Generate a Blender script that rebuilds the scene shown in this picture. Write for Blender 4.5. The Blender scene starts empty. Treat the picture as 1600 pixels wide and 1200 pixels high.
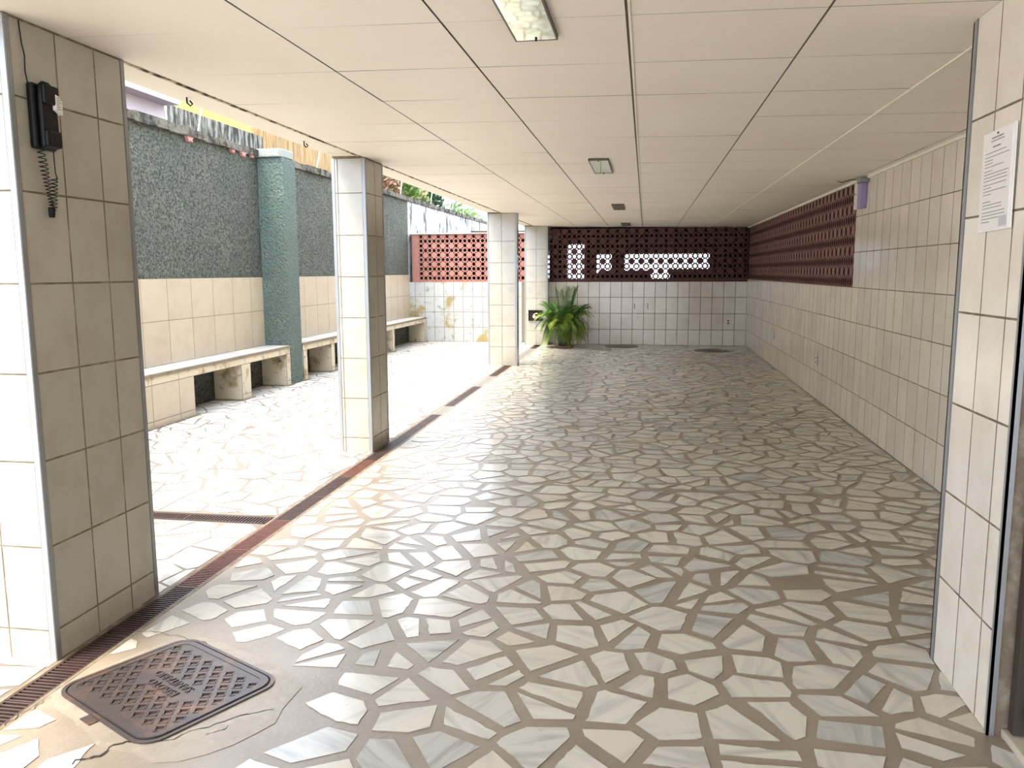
import bpy, bmesh, math, random
from mathutils import Vector, Matrix

# ------------------------------------------------------------------ camera, light, exposure
scene = bpy.context.scene
C = scene.collection
CAM_H = 1.4
cam_d = bpy.data.cameras.new('camera'); cam = bpy.data.objects.new('camera', cam_d); C.objects.link(cam)
Rx = (0.98697798, 0.16080286, -0.00411241)
Ry = (0.01801524, -0.13590698, -0.99055779)
Rz = (-0.15984343, 0.97758464, -0.13703410)
m = Matrix.Identity(4)
for i in range(3):
    m[i][0] = Rx[i]; m[i][1] = -Ry[i]; m[i][2] = -Rz[i]
m[2][3] = CAM_H
cam.matrix_world = m
cam_d.sensor_width = 36.0; cam_d.lens = 1269.5 / 1600 * 36.0; cam_d.clip_start = 0.05
scene.camera = cam

w = bpy.data.worlds.new('sky'); scene.world = w; w.use_nodes = True
wn = w.node_tree.nodes; wl = w.node_tree.links
bg = wn['Background']
tc = wn.new('ShaderNodeTexCoord'); no = wn.new('ShaderNodeTexNoise'); no.inputs['Scale'].default_value = 2.2
cr = wn.new('ShaderNodeValToRGB')
cr.color_ramp.elements[0].position = 0.35; cr.color_ramp.elements[0].color = (0.63, 0.78, 1.0, 1)
cr.color_ramp.elements[1].position = 0.65; cr.color_ramp.elements[1].color = (0.86, 0.91, 1.0, 1)
wl.new(tc.outputs['Generated'], no.inputs['Vector']); wl.new(no.outputs['Fac'], cr.inputs['Fac']); wl.new(cr.outputs['Color'], bg.inputs['Color'])
bg.inputs['Strength'].default_value = 3.0

sun_d = bpy.data.lights.new('sun', 'SUN'); sun_d.energy = 5.0; sun_d.angle = math.radians(30); sun_d.color = (1.0, 0.885, 0.70)
sun = bpy.data.objects.new('sun', sun_d); C.objects.link(sun)
sun.rotation_euler = Vector((-0.28, -0.30, 1.0)).to_track_quat('Z', 'Y').to_euler()

vs = scene.view_settings
vs.view_transform = 'Standard'; vs.look = 'None'; vs.gamma = 1.0; vs.use_curve_mapping = False
vs.exposure = 1.22

# ------------------------------------------------------------------ helpers
class MB:
    """collects faces for one mesh"""
    def __init__(s): s.v = []; s.f = []; s.m = []; s.t = []; s.uv = []
    def face(s, pts, mi=0, t=0.5, uv=None):
        n = len(s.v); s.v += [tuple(p) for p in pts]; s.f.append(tuple(range(n, n + len(pts)))); s.m.append(mi); s.t.append(t)
        s.uv += list(uv) if uv else [(0, 0)] * len(pts)
    def box(s, x0, x1, y0, y1, z0, z1, mi=0, t=0.5):
        p = [(x0,y0,z0),(x1,y0,z0),(x1,y1,z0),(x0,y1,z0),(x0,y0,z1),(x1,y0,z1),(x1,y1,z1),(x0,y1,z1)]
        for q in ((0,3,2,1),(4,5,6,7),(0,1,5,4),(1,2,6,5),(2,3,7,6),(3,0,4,7)): s.face([p[i] for i in q], mi, t)
    def obox(s, c, ax, ay, az, mi=0, t=0.5):
        c, ax, ay, az = map(Vector, (c, ax, ay, az))
        p = [c - ax - ay - az, c + ax - ay - az, c + ax + ay - az, c - ax + ay - az, c - ax - ay + az, c + ax - ay + az, c + ax + ay + az, c - ax + ay + az]
        for q in ((0,3,2,1),(4,5,6,7),(0,1,5,4),(1,2,6,5),(2,3,7,6),(3,0,4,7)): s.face([p[i] for i in q], mi, t)
    def tube(s, pts, r, n=6, mi=0, r1=None, cap=True):
        pts = [Vector(p) for p in pts]; rings = []; prev = None
        for i, p in enumerate(pts):
            d = (pts[min(i + 1, len(pts) - 1)] - pts[max(i - 1, 0)]).normalized()
            if prev is None:
                a = d.orthogonal().normalized()
            else:
                a = (prev - d * prev.dot(d)).normalized()
            prev = a; b = d.cross(a)
            rr = r if r1 is None else r + (r1 - r) * i / (len(pts) - 1)
            rings.append([p + (a * math.cos(2 * math.pi * k / n) + b * math.sin(2 * math.pi * k / n)) * rr for k in range(n)])
        for i in range(len(rings) - 1):
            for k in range(n):
                s.face([rings[i][k], rings[i][(k + 1) % n], rings[i + 1][(k + 1) % n], rings[i + 1][k]], mi)
        if cap:
            s.face(rings[0][::-1], mi); s.face(rings[-1], mi)
    def lathe(s, c, prof, n=24, mi=0):
        c = Vector(c)
        R = [[c + Vector((r * math.cos(2 * math.pi * k / n), r * math.sin(2 * math.pi * k / n), z)) for k in range(n)] for r, z in prof]
        for i in range(len(R) - 1):
            for k in range(n):
                s.face([R[i][k], R[i][(k + 1) % n], R[i + 1][(k + 1) % n], R[i + 1][k]], mi)
    def prism(s, poly, O, U, V, W, mi=0):
        """polygon in the U,V plane at O, extruded by W"""
        O, U, V, W = map(Vector, (O, U, V, W))
        a = [O + U * p[0] + V * p[1] for p in poly]; b = [q + W for q in a]
        flip = U.cross(V).dot(W) > 0
        s.face(a[::-1] if flip else a, mi); s.face(b if flip else b[::-1], mi)
        for i in range(len(a)):
            j = (i + 1) % len(a)
            q = [a[i], a[j], b[j], b[i]]
            s.face(q if flip else q[::-1], mi)
    def build(s, name, mats, parent=None, smooth=False, weld=True):
        me = bpy.data.meshes.new(name); me.from_pydata(s.v, [], s.f)
        if not isinstance(mats, (list, tuple)): mats = [mats]
        for q in mats: me.materials.append(q)
        me.polygons.foreach_set('material_index', s.m)
        at = me.attributes.new('tint', 'FLOAT', 'FACE'); at.data.foreach_set('value', s.t)
        ul = me.uv_layers.new(name='UVMap'); flat = [c for u in s.uv for c in u]; ul.data.foreach_set('uv', flat)
        if weld:
            bm = bmesh.new(); bm.from_mesh(me); bmesh.ops.remove_doubles(bm, verts=bm.verts, dist=1e-5)
            bm.to_mesh(me); bm.free()
        if smooth:
            me.polygons.foreach_set('use_smooth', [True] * len(me.polygons))
        me.update()
        o = bpy.data.objects.new(name, me); C.objects.link(o)
        if parent: o.parent = parent
        return o

def tag(o, label, cat, group=None, kind=None):
    o['label'] = label; o['category'] = cat
    if group: o['group'] = group
    if kind: o['kind'] = kind
    return o
def struct(o, label, cat):
    o['label'] = label; o['category'] = cat; o['kind'] = 'structure'; return o
def thing(name, label, cat, loc=(0, 0, 0), rz=0, group=None, kind=None):
    o = bpy.data.objects.new(name, None); C.objects.link(o); o.empty_display_size = 0.1
    o.location = loc; o.rotation_euler = (0, 0, rz); tag(o, label, cat, group, kind); return o
def bevel(o, wd, seg=2):
    b = o.modifiers.new('bevel', 'BEVEL'); b.width = wd; b.segments = seg; b.limit_method = 'ANGLE'; b.angle_limit = math.radians(40); return o
def copy_tree(o, parent=None):
    c = o.copy(); C.objects.link(c); c.parent = parent
    for ch in list(o.children): copy_tree(ch, c)
    return c

# ------------------------------------------------------------------ materials
def mat(name, col, rough=0.6, metal=0.0, spec=0.5, noise=None, bump=None, tint=None, coat=0.0, streak=None):
    """noise=(scale, other colour, low, high); bump=(scale, strength); tint=amount of per-face brightness variation"""
    M = bpy.data.materials.new(name); M.use_nodes = True
    N = M.node_tree.nodes; L = M.node_tree.links; B = N['Principled BSDF']
    B.inputs['Base Color'].default_value = (*col, 1); B.inputs['Roughness'].default_value = rough
    B.inputs['Metallic'].default_value = metal; B.inputs['Specular IOR Level'].default_value = spec
    B.inputs['Coat Weight'].default_value = coat; B.inputs['Coat Roughness'].default_value = 0.05
    T = N.new('ShaderNodeTexCoord'); out = None
    def rgb(c): 
        r = N.new('ShaderNodeRGB'); r.outputs[0].default_value = (*c, 1); return r.outputs[0]
    cur = None
    def mixin(cur, other, fac):
        mx = N.new('ShaderNodeMix'); mx.data_type = 'RGBA'
        L.new(fac, mx.inputs['Factor']); L.new(cur, mx.inputs[6]); L.new(other, mx.inputs[7]); return mx.outputs[2]
    if noise:
        if isinstance(noise, tuple): noise = [noise]
        for nz in noise:
            sc, oc, lo, hi = nz[:4]; st = nz[4] if len(nz) > 4 else (1, 1, 1)
            mp = N.new('ShaderNodeMapping'); mp.inputs['Scale'].default_value = st
            L.new(T.outputs['Object'], mp.inputs['Vector'])
            q = N.new('ShaderNodeTexNoise'); q.inputs['Scale'].default_value = sc; q.inputs['Detail'].default_value = 6; q.inputs['Roughness'].default_value = 0.62
            L.new(mp.outputs[0], q.inputs['Vector'])
            mr = N.new('ShaderNodeMapRange'); mr.inputs[1].default_value = lo; mr.inputs[2].default_value = hi
            L.new(q.outputs['Fac'], mr.inputs[0])
            cur = mixin(cur or rgb(col), rgb(oc), mr.outputs[0])
    if tint:
        a = N.new('ShaderNodeAttribute'); a.attribute_name = 'tint'
        mr = N.new('ShaderNodeMapRange'); mr.inputs[3].default_value = 1 - tint; mr.inputs[4].default_value = 1 + tint
        L.new(a.outputs['Fac'], mr.inputs[0])
        hs = N.new('ShaderNodeHueSaturation'); L.new(mr.outputs[0], hs.inputs['Value']); L.new(cur or rgb(col), hs.inputs['Color']); cur = hs.outputs[0]
    if cur: L.new(cur, B.inputs['Base Color'])
    if bump:
        q = N.new('ShaderNodeTexNoise'); q.inputs['Scale'].default_value = bump[0]; q.inputs['Detail'].default_value = 5
        L.new(T.outputs['Object'], q.inputs['Vector'])
        bp = N.new('ShaderNodeBump'); bp.inputs['Strength'].default_value = bump[1]; bp.inputs['Distance'].default_value = bump[2] if len(bump) > 2 else 0.01
        L.new(q.outputs['Fac'], bp.inputs['Height']); L.new(bp.outputs[0], B.inputs['Normal'])
    return M

M = {}
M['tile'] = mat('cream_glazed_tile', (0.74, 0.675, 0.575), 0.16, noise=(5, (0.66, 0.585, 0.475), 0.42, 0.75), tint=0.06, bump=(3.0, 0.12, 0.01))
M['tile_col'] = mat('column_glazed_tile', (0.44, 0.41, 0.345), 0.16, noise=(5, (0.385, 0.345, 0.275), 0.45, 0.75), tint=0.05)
M['tile_warm'] = mat('warm_beige_tile', (0.46, 0.39, 0.295), 0.28, noise=[(6, (0.40, 0.315, 0.225), 0.45, 0.8), (1.9, (0.30, 0.24, 0.16), 0.66, 0.78)], tint=0.04)
M['tile_stained'] = mat('stained_white_tile', (0.43, 0.44, 0.44), 0.3, noise=[(2.6, (0.30, 0.24, 0.10), 0.56, 0.66), (8, (0.14, 0.135, 0.11), 0.58, 0.70)], tint=0.04)
M['tile_bench'] = mat('worn_bench_tile', (0.56, 0.49, 0.37), 0.4, noise=[(5, (0.26, 0.18, 0.075), 0.52, 0.66), (11, (0.05, 0.04, 0.025), 0.60, 0.72)], tint=0.04)
M['grout'] = mat('dark_tile_grout', (0.17, 0.13, 0.085), 0.9, noise=(12, (0.32, 0.27, 0.20), 0.45, 0.7))
M['grout_light'] = mat('pale_grout', (0.20, 0.17, 0.12), 0.9, noise=(9, (0.14, 0.12, 0.08), 0.5, 0.7))
M['ceil'] = mat('painted_ceiling_board', (0.85, 0.785, 0.69), 0.5, noise=[(0.8, (0.81, 0.735, 0.635), 0.4, 0.7), (5, (0.74, 0.66, 0.55), 0.66, 0.85, (1, 5, 1))], bump=(1.5, 0.15, 0.01))
M['ceil_gap'] = mat('ceiling_joint', (0.26, 0.22, 0.17), 0.9)
M['soffit'] = mat('outdoor_painted_soffit', (0.82, 0.77, 0.66), 0.7, noise=(3, (0.66, 0.56, 0.40), 0.62, 0.8))
M['mildew'] = mat('mildewed_edge', (0.60, 0.52, 0.38), 0.9, noise=(9, (0.06, 0.05, 0.035), 0.44, 0.56, (1, 1.2, 6)))
M['alu'] = mat('aluminium_trim', (0.33, 0.34, 0.35), 0.42, metal=0.6, noise=(9, (0.30, 0.29, 0.25), 0.5, 0.75, (1, 1, .3)))
M['green'] = mat('green_rough_render', (0.120, 0.130, 0.107), 0.95, noise=[(2.2, (0.155, 0.158, 0.130), 0.42, 0.7), (1.5, (0.30, 0.34, 0.33), 0.64, 0.80, (1, 4, .5)), (45, (0.030, 0.040, 0.032), 0.44, 0.60), (38, (0.24, 0.25, 0.21), 0.60, 0.72)], bump=(45, 1.0, 0.06))
M['green2'] = mat('pale_green_rough_render', (0.125, 0.170, 0.148), 0.95, noise=[(4, (0.165, 0.205, 0.185), 0.5, 0.75), (60, (0.075, 0.11, 0.098), 0.45, 0.6)], bump=(42, 1.0, 0.05))
M['capst'] = mat('pilaster_cap_concrete', (0.24, 0.255, 0.235), 0.9, noise=(12, (0.24, 0.27, 0.25), 0.5, 0.7), bump=(40, 0.5))
M['coping'] = mat('weathered_coping', (0.14, 0.128, 0.10), 0.95, noise=[(7, (0.02, 0.018, 0.014), 0.42, 0.58), (11, (0.30, 0.17, 0.12), 0.66, 0.71)], bump=(25, 0.9, 0.03))
M['mouldwall'] = mat('mouldy_white_wall', (0.50, 0.52, 0.53), 0.9, noise=[(2.4, (0.05, 0.055, 0.05), 0.52, 0.62, (1, 2.0, .9)), (7, (0.10, 0.105, 0.10), 0.54, 0.66, (1, 1.2, .35))], bump=(20, 0.3))
M['mouldgrey'] = mat('mouldy_neighbour_wall', (0.26, 0.24, 0.20), 0.95, noise=(4.5, (0.02, 0.018, 0.015), 0.38, 0.56, (1, 3.0, .6)), bump=(20, 0.3))
M['orange'] = mat('ochre_stained_wall', (0.33, 0.205, 0.08), 0.9, noise=[(4.5, (0.15, 0.09, 0.035), 0.44, 0.64, (1, 3.5, .4)), (9, (0.36, 0.29, 0.18), 0.55, 0.7, (1, 3, .4))])
M['yellow'] = mat('yellow_painted_wall', (0.62, 0.55, 0.06), 0.8)
M['lilac'] = mat('lilac_painted_wall', (0.44, 0.38, 0.42), 0.8, noise=(2, (0.39, 0.33, 0.37), 0.4, 0.7))
M['mortar'] = mat('grey_brown_mortar', (0.29, 0.24, 0.185), 0.34, noise=[(3, (0.235, 0.188, 0.14), 0.4, 0.7), (45, (0.32, 0.27, 0.21), 0.55, 0.75)], bump=(60, 0.35, 0.004))
M['mortar_pale'] = mat('pale_dusty_mortar', (0.16, 0.135, 0.11), 0.7, noise=[(4, (0.12, 0.10, 0.08), 0.5, 0.7)], bump=(60, 0.3, 0.004))
M['apron'] = mat('cracked_cement_apron', (0.32, 0.27, 0.21), 0.4, noise=[(5, (0.26, 0.215, 0.165), 0.4, 0.7), (16, (0.38, 0.325, 0.25), 0.55, 0.7)], bump=(22, 0.5, 0.01))
M['iron'] = mat('rusty_cast_iron', (0.085, 0.066, 0.062), 0.40, metal=0.35, noise=[(7, (0.20, 0.11, 0.065), 0.48, 0.72), (30, (0.07, 0.06, 0.06), 0.5, 0.7)], bump=(90, 0.3, 0.003))
M['rust'] = mat('brown_drain_grating', (0.065, 0.036, 0.03), 0.5, noise=(9, (0.045, 0.026, 0.022), 0.4, 0.7))
M['rust_red'] = mat('reddish_drain_grating', (0.15, 0.058, 0.042), 0.5, noise=(9, (0.10, 0.042, 0.032), 0.4, 0.7))
M['greygrate'] = mat('grey_drain_grating', (0.30, 0.28, 0.26), 0.6)
M['dark'] = mat('dark_pit', (0.02, 0.017, 0.014), 0.9)
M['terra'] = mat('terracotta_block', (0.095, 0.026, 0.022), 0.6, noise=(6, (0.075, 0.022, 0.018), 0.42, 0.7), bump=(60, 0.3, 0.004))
M['terra_in'] = mat('shaded_terracotta_inside', (0.055, 0.020, 0.016), 0.9)  # hole walls coloured dark to stand in for the shade inside them
M['terra_right'] = mat('brown_terracotta_block', (0.27, 0.135, 0.11), 0.7, noise=(6, (0.19, 0.085, 0.068), 0.42, 0.7), bump=(60, 0.3, 0.004))  # lighter terracotta copy: courtyard light on the right screen put into the colour
M['terra_pink'] = mat('sunlit_pink_terracotta', (0.34, 0.155, 0.125), 0.8, noise=(8, (0.30, 0.12, 0.095), 0.42, 0.7))  # terracotta made pinker and paler, its sunlit look put into the colour
M['black'] = mat('black_plastic', (0.004, 0.004, 0.0045), 0.45, spec=0.25)
M['paper'] = mat('white_paper', (0.78, 0.74, 0.70), 0.6)
M['ink'] = mat('grey_print', (0.20, 0.18, 0.18), 0.7)
M['stamp'] = mat('pale_grey_stamp', (0.52, 0.52, 0.56), 0.6)
M['sleeve'] = mat('clear_sleeve', (0.85, 0.83, 0.80), 0.12)
M['garage'] = mat('brown_garage_wall', (0.09, 0.045, 0.03), 0.85, noise=(1.5, (0.06, 0.032, 0.022), 0.4, 0.7))
M['gfloor'] = mat('dark_garage_floor', (0.10, 0.085, 0.07), 0.8)
M['gceil'] = mat('dull_garage_ceiling', (0.16, 0.10, 0.075), 0.9)
M['street'] = mat('pale_street_concrete', (0.45, 0.42, 0.38), 0.9, noise=(1, (0.5, 0.46, 0.4), 0.4, 0.7))
M['carpaint'] = mat('dark_car_paint', (0.03, 0.03, 0.035), 0.25, coat=1.0)
M['carpaint2'] = mat('dark_red_car_paint', (0.06, 0.018, 0.016), 0.25, coat=1.0)
M['carglass'] = mat('tinted_car_glass', (0.01, 0.012, 0.012), 0.05)
M['rubber'] = mat('tyre_rubber', (0.015, 0.015, 0.015), 0.8)
M['chrome'] = mat('chrome', (0.7, 0.7, 0.7), 0.15, metal=1)
M['redlamp'] = mat('red_tail_lamp_plastic', (0.4, 0.01, 0.01), 0.2)
M['leaf'] = mat('palm_leaf_green', (0.07, 0.19, 0.032), 0.45, noise=(4, (0.13, 0.25, 0.035), 0.4, 0.65))
M['leaf_g'] = mat('mid_green_leaf', (0.055, 0.13, 0.025), 0.45, noise=(5, (0.14, 0.20, 0.05), 0.4, 0.62))
M['leaf_y'] = mat('yellow_green_palm_leaf', (0.36, 0.42, 0.06), 0.5, noise=(5, (0.24, 0.36, 0.06), 0.4, 0.6))
M['leaf_d'] = mat('dark_green_leaf', (0.014, 0.04, 0.016), 0.45, noise=(5, (0.03, 0.08, 0.022), 0.4, 0.6))
M['leaf_fan'] = mat('bright_fan_palm_leaf', (0.16, 0.26, 0.035), 0.45, noise=(5, (0.05, 0.14, 0.02), 0.4, 0.65))
M['leaf_r'] = mat('reddish_croton_leaf', (0.26, 0.11, 0.08), 0.5, noise=(8, (0.10, 0.12, 0.04), 0.45, 0.6))
M['leaf_p'] = mat('pale_variegated_leaf', (0.30, 0.28, 0.13), 0.5, noise=(8, (0.07, 0.14, 0.035), 0.45, 0.6))
M['stem'] = mat('olive_stem', (0.22, 0.24, 0.07), 0.6)
M['bark'] = mat('grey_bark', (0.14, 0.11, 0.08), 0.9, bump=(30, .6))
M['pot'] = mat('black_plant_pot', (0.012, 0.013, 0.015), 0.5)
M['saucer'] = mat('pink_terracotta_saucer', (0.42, 0.19, 0.17), 0.7)
M['soil'] = mat('potting_soil', (0.05, 0.035, 0.025), 1.0)
M['lilac_pl'] = mat('lilac_plastic_diffuser', (0.30, 0.25, 0.46), 0.35)
M['white_pl'] = mat('white_plastic', (0.72, 0.68, 0.60), 0.4)
M['lampglass'] = mat('mirrored_lamp_glass', (0.86, 0.93, 0.82), 0.03, metal=1.0)
M['lampdark'] = mat('dull_lamp_glass', (0.10, 0.085, 0.06), 0.5, metal=0.3)
M['lampframe'] = mat('dark_lamp_frame', (0.10, 0.07, 0.05), 0.5)
M['threshold'] = mat('pale_stone_threshold', (0.55, 0.49, 0.38), 0.5, noise=(6, (0.42, 0.36, 0.27), 0.4, 0.7))
M['gate'] = mat('black_iron_gate', (0.012, 0.010, 0.009), 0.45)
M['gateback'] = mat('dark_brown_door', (0.045, 0.032, 0.022), 0.6)
M['brass'] = mat('aged_brass', (0.55, 0.42, 0.20), 0.35, metal=1)
M['silver'] = mat('bare_aluminium', (0.75, 0.75, 0.72), 0.3, metal=1)
M['wood'] = mat('whitewashed_post', (0.72, 0.70, 0.66), 0.8)

def stone_mat(name, base, warm, grey, rough):
    Mt = bpy.data.materials.new(name); Mt.use_nodes = True
    N = Mt.node_tree.nodes; L = Mt.node_tree.links; B = N['Principled BSDF']
    uv = N.new('ShaderNodeUVMap'); at = N.new('ShaderNodeAttribute'); at.attribute_name = 'tint'
    # per stone colour between grey, base and warm
    r = N.new('ShaderNodeValToRGB'); L.new(at.outputs['Fac'], r.inputs['Fac'])
    e = r.color_ramp.elements; e[0].position = 0.0; e[0].color = (*grey, 1); e[1].position = 1.0; e[1].color = (*warm, 1)
    x = e.new(0.22); x.color = (*[0.5 * (a + b) for a, b in zip(base, grey)], 1)
    x = e.new(0.40); x.color = (*base, 1)
    x = e.new(0.70); x.color = (*[c * 1.06 for c in base], 1)
    # veins, running along each stone's own bedding direction
    mp = N.new('ShaderNodeMapping'); mp.inputs['Scale'].default_value = (2.2, 13, 1); L.new(uv.outputs[0], mp.inputs['Vector'])
    n1 = N.new('ShaderNodeTexNoise'); n1.inputs['Scale'].default_value = 1.3; n1.inputs['Detail'].default_value = 7; n1.inputs['Distortion'].default_value = 0.6
    L.new(mp.outputs[0], n1.inputs['Vector'])
    mr = N.new('ShaderNodeMapRange'); mr.inputs[1].default_value = 0.46; mr.inputs[2].default_value = 0.70; mr.inputs[4].default_value = 0.75
    L.new(n1.outputs['Fac'], mr.inputs[0])
    ma = N.new('ShaderNodeMath'); ma.operation = 'MULTIPLY_ADD'; ma.inputs[1].default_value = -0.75; ma.inputs[2].default_value = 1.05; ma.use_clamp = True
    L.new(at.outputs['Fac'], ma.inputs[0])
    mm = N.new('ShaderNodeMath'); mm.operation = 'MULTIPLY'; L.new(mr.outputs[0], mm.inputs[0]); L.new(ma.outputs[0], mm.inputs[1])
    mx = N.new('ShaderNodeMix'); mx.data_type = 'RGBA'; L.new(mm.outputs[0], mx.inputs['Factor']); L.new(r.outputs[0], mx.inputs[6])
    mx.inputs[7].default_value = (*[c * 0.55 for c in grey], 1)
    n2 = N.new('ShaderNodeTexNoise'); n2.inputs['Scale'].default_value = 22; n2.inputs['Detail'].default_value = 6; L.new(uv.outputs[0], n2.inputs['Vector'])
    mr2 = N.new('ShaderNodeMapRange'); mr2.inputs[1].default_value = 0.62; mr2.inputs[2].default_value = 0.78; mr2.inputs[4].default_value = 0.6; L.new(n2.outputs['Fac'], mr2.inputs[0])
    m2 = N.new('ShaderNodeMix'); m2.data_type = 'RGBA'; L.new(mr2.outputs[0], m2.inputs['Factor']); L.new(mx.outputs[2], m2.inputs[6]); m2.inputs[7].default_value = (*[c * 0.6 for c in warm], 1)
    L.new(m2.outputs[2], B.inputs['Base Color'])
    B.inputs['Roughness'].default_value = rough; B.inputs['Specular IOR Level'].default_value = 0.5
    bp = N.new('ShaderNodeBump'); bp.inputs['Strength'].default_value = 0.12; bp.inputs['Distance'].default_value = 0.004
    L.new(n2.outputs['Fac'], bp.inputs['Height']); L.new(bp.outputs[0], B.inputs['Normal'])
    return Mt
M['stone'] = stone_mat('marble_offcuts', (0.60, 0.57, 0.495), (0.57, 0.50, 0.40), (0.46, 0.455, 0.415), 0.2)
M['stone_out'] = stone_mat('sun_bleached_marble', (0.53, 0.50, 0.46), (0.50, 0.425, 0.36), (0.44, 0.43, 0.42), 0.4)

# ------------------------------------------------------------------ dimensions (metres)
XR = 1.87          # right tiled wall
XW = -4.72         # green courtyard wall
YB = 15.72         # back wall
SILL = 1.235       # bottom of right-hand screen
BSILL = 1.20
def ceil_z(x): return 2.2 + (XR - x) * 0.0135

# ------------------------------------------------------------------ tiles
trng = random.Random(5)
def tiles(mb, O, U, V, N, us, vs, gap=0.005, raise_=0.0012, mi=1, skip=None, tilt=0.0008):
    """raised tiles on a backing plane; us / vs are joint positions along U and V"""
    O, U, V, N = map(Vector, (O, U, V, N))
    g = gap / 2; flip = U.cross(V).dot(N) < 0
    for i in range(len(us) - 1):
        for j in range(len(vs) - 1):
            u0, u1, v0, v1 = us[i] + g, us[i + 1] - g, vs[j] + g, vs[j + 1] - g
            if u1 - u0 < 0.006 or v1 - v0 < 0.006: continue
            if skip and skip((u0 + u1) / 2, (v0 + v1) / 2): continue
            t = trng.random(); h = [raise_ + trng.uniform(0, tilt) for _ in range(4)]
            b = 0.0012
            base = [O + U * a + V * c for a, c in ((u0, v0), (u1, v0), (u1, v1), (u0, v1))]
            top = [O + U * a + V * c + N * k for (a, c), k in zip(((u0 + b, v0 + b), (u1 - b, v0 + b), (u1 - b, v1 - b), (u0 + b, v1 - b)), h)]
            mb.face(top[::-1] if flip else top, mi, t)
            for k in range(4):
                q = [base[k], base[(k + 1) % 4], top[(k + 1) % 4], top[k]]
                mb.face(q[::-1] if flip else q, 0, t)
def steps(a, b, d, off=0.0):
    r = [a]; x = a + (off if off else d)
    while x < b - 1e-4: r.append(x); x += d
    r.append(b); return r

# ------------------------------------------------------------------ crazy paving
frng = random.Random(11)
def clip(poly, nx, ny, d):
    out = []
    for i in range(len(poly)):
        a = poly[i]; b = poly[(i + 1) % len(poly)]
        da = a[0] * nx + a[1] * ny - d; db = b[0] * nx + b[1] * ny - d
        if da <= 0: out.append(a)
        if (da < 0 < db) or (db < 0 < da):
            t = da / (da - db); out.append((a[0] + (b[0] - a[0]) * t, a[1] + (b[1] - a[1]) * t))
    return out
def area(p): return 0.5 * sum(p[i][0] * p[(i + 1) % len(p)][1] - p[(i + 1) % len(p)][0] * p[i][1] for i in range(len(p)))
def merge_short(p, d):
    ch = True
    while ch and len(p) > 3:
        ch = False
        for i in range(len(p)):
            a, b = p[i], p[(i + 1) % len(p)]
            if math.hypot(a[0] - b[0], a[1] - b[1]) < d:
                p = [q for k, q in enumerate(p) if k != (i + 1) % len(p)]
                i2 = i if i < len(p) else i - 1
                if i < len(p): p[i2] = ((a[0] + b[0]) / 2, (a[1] + b[1]) / 2)
                ch = True; break
    return p
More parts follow.
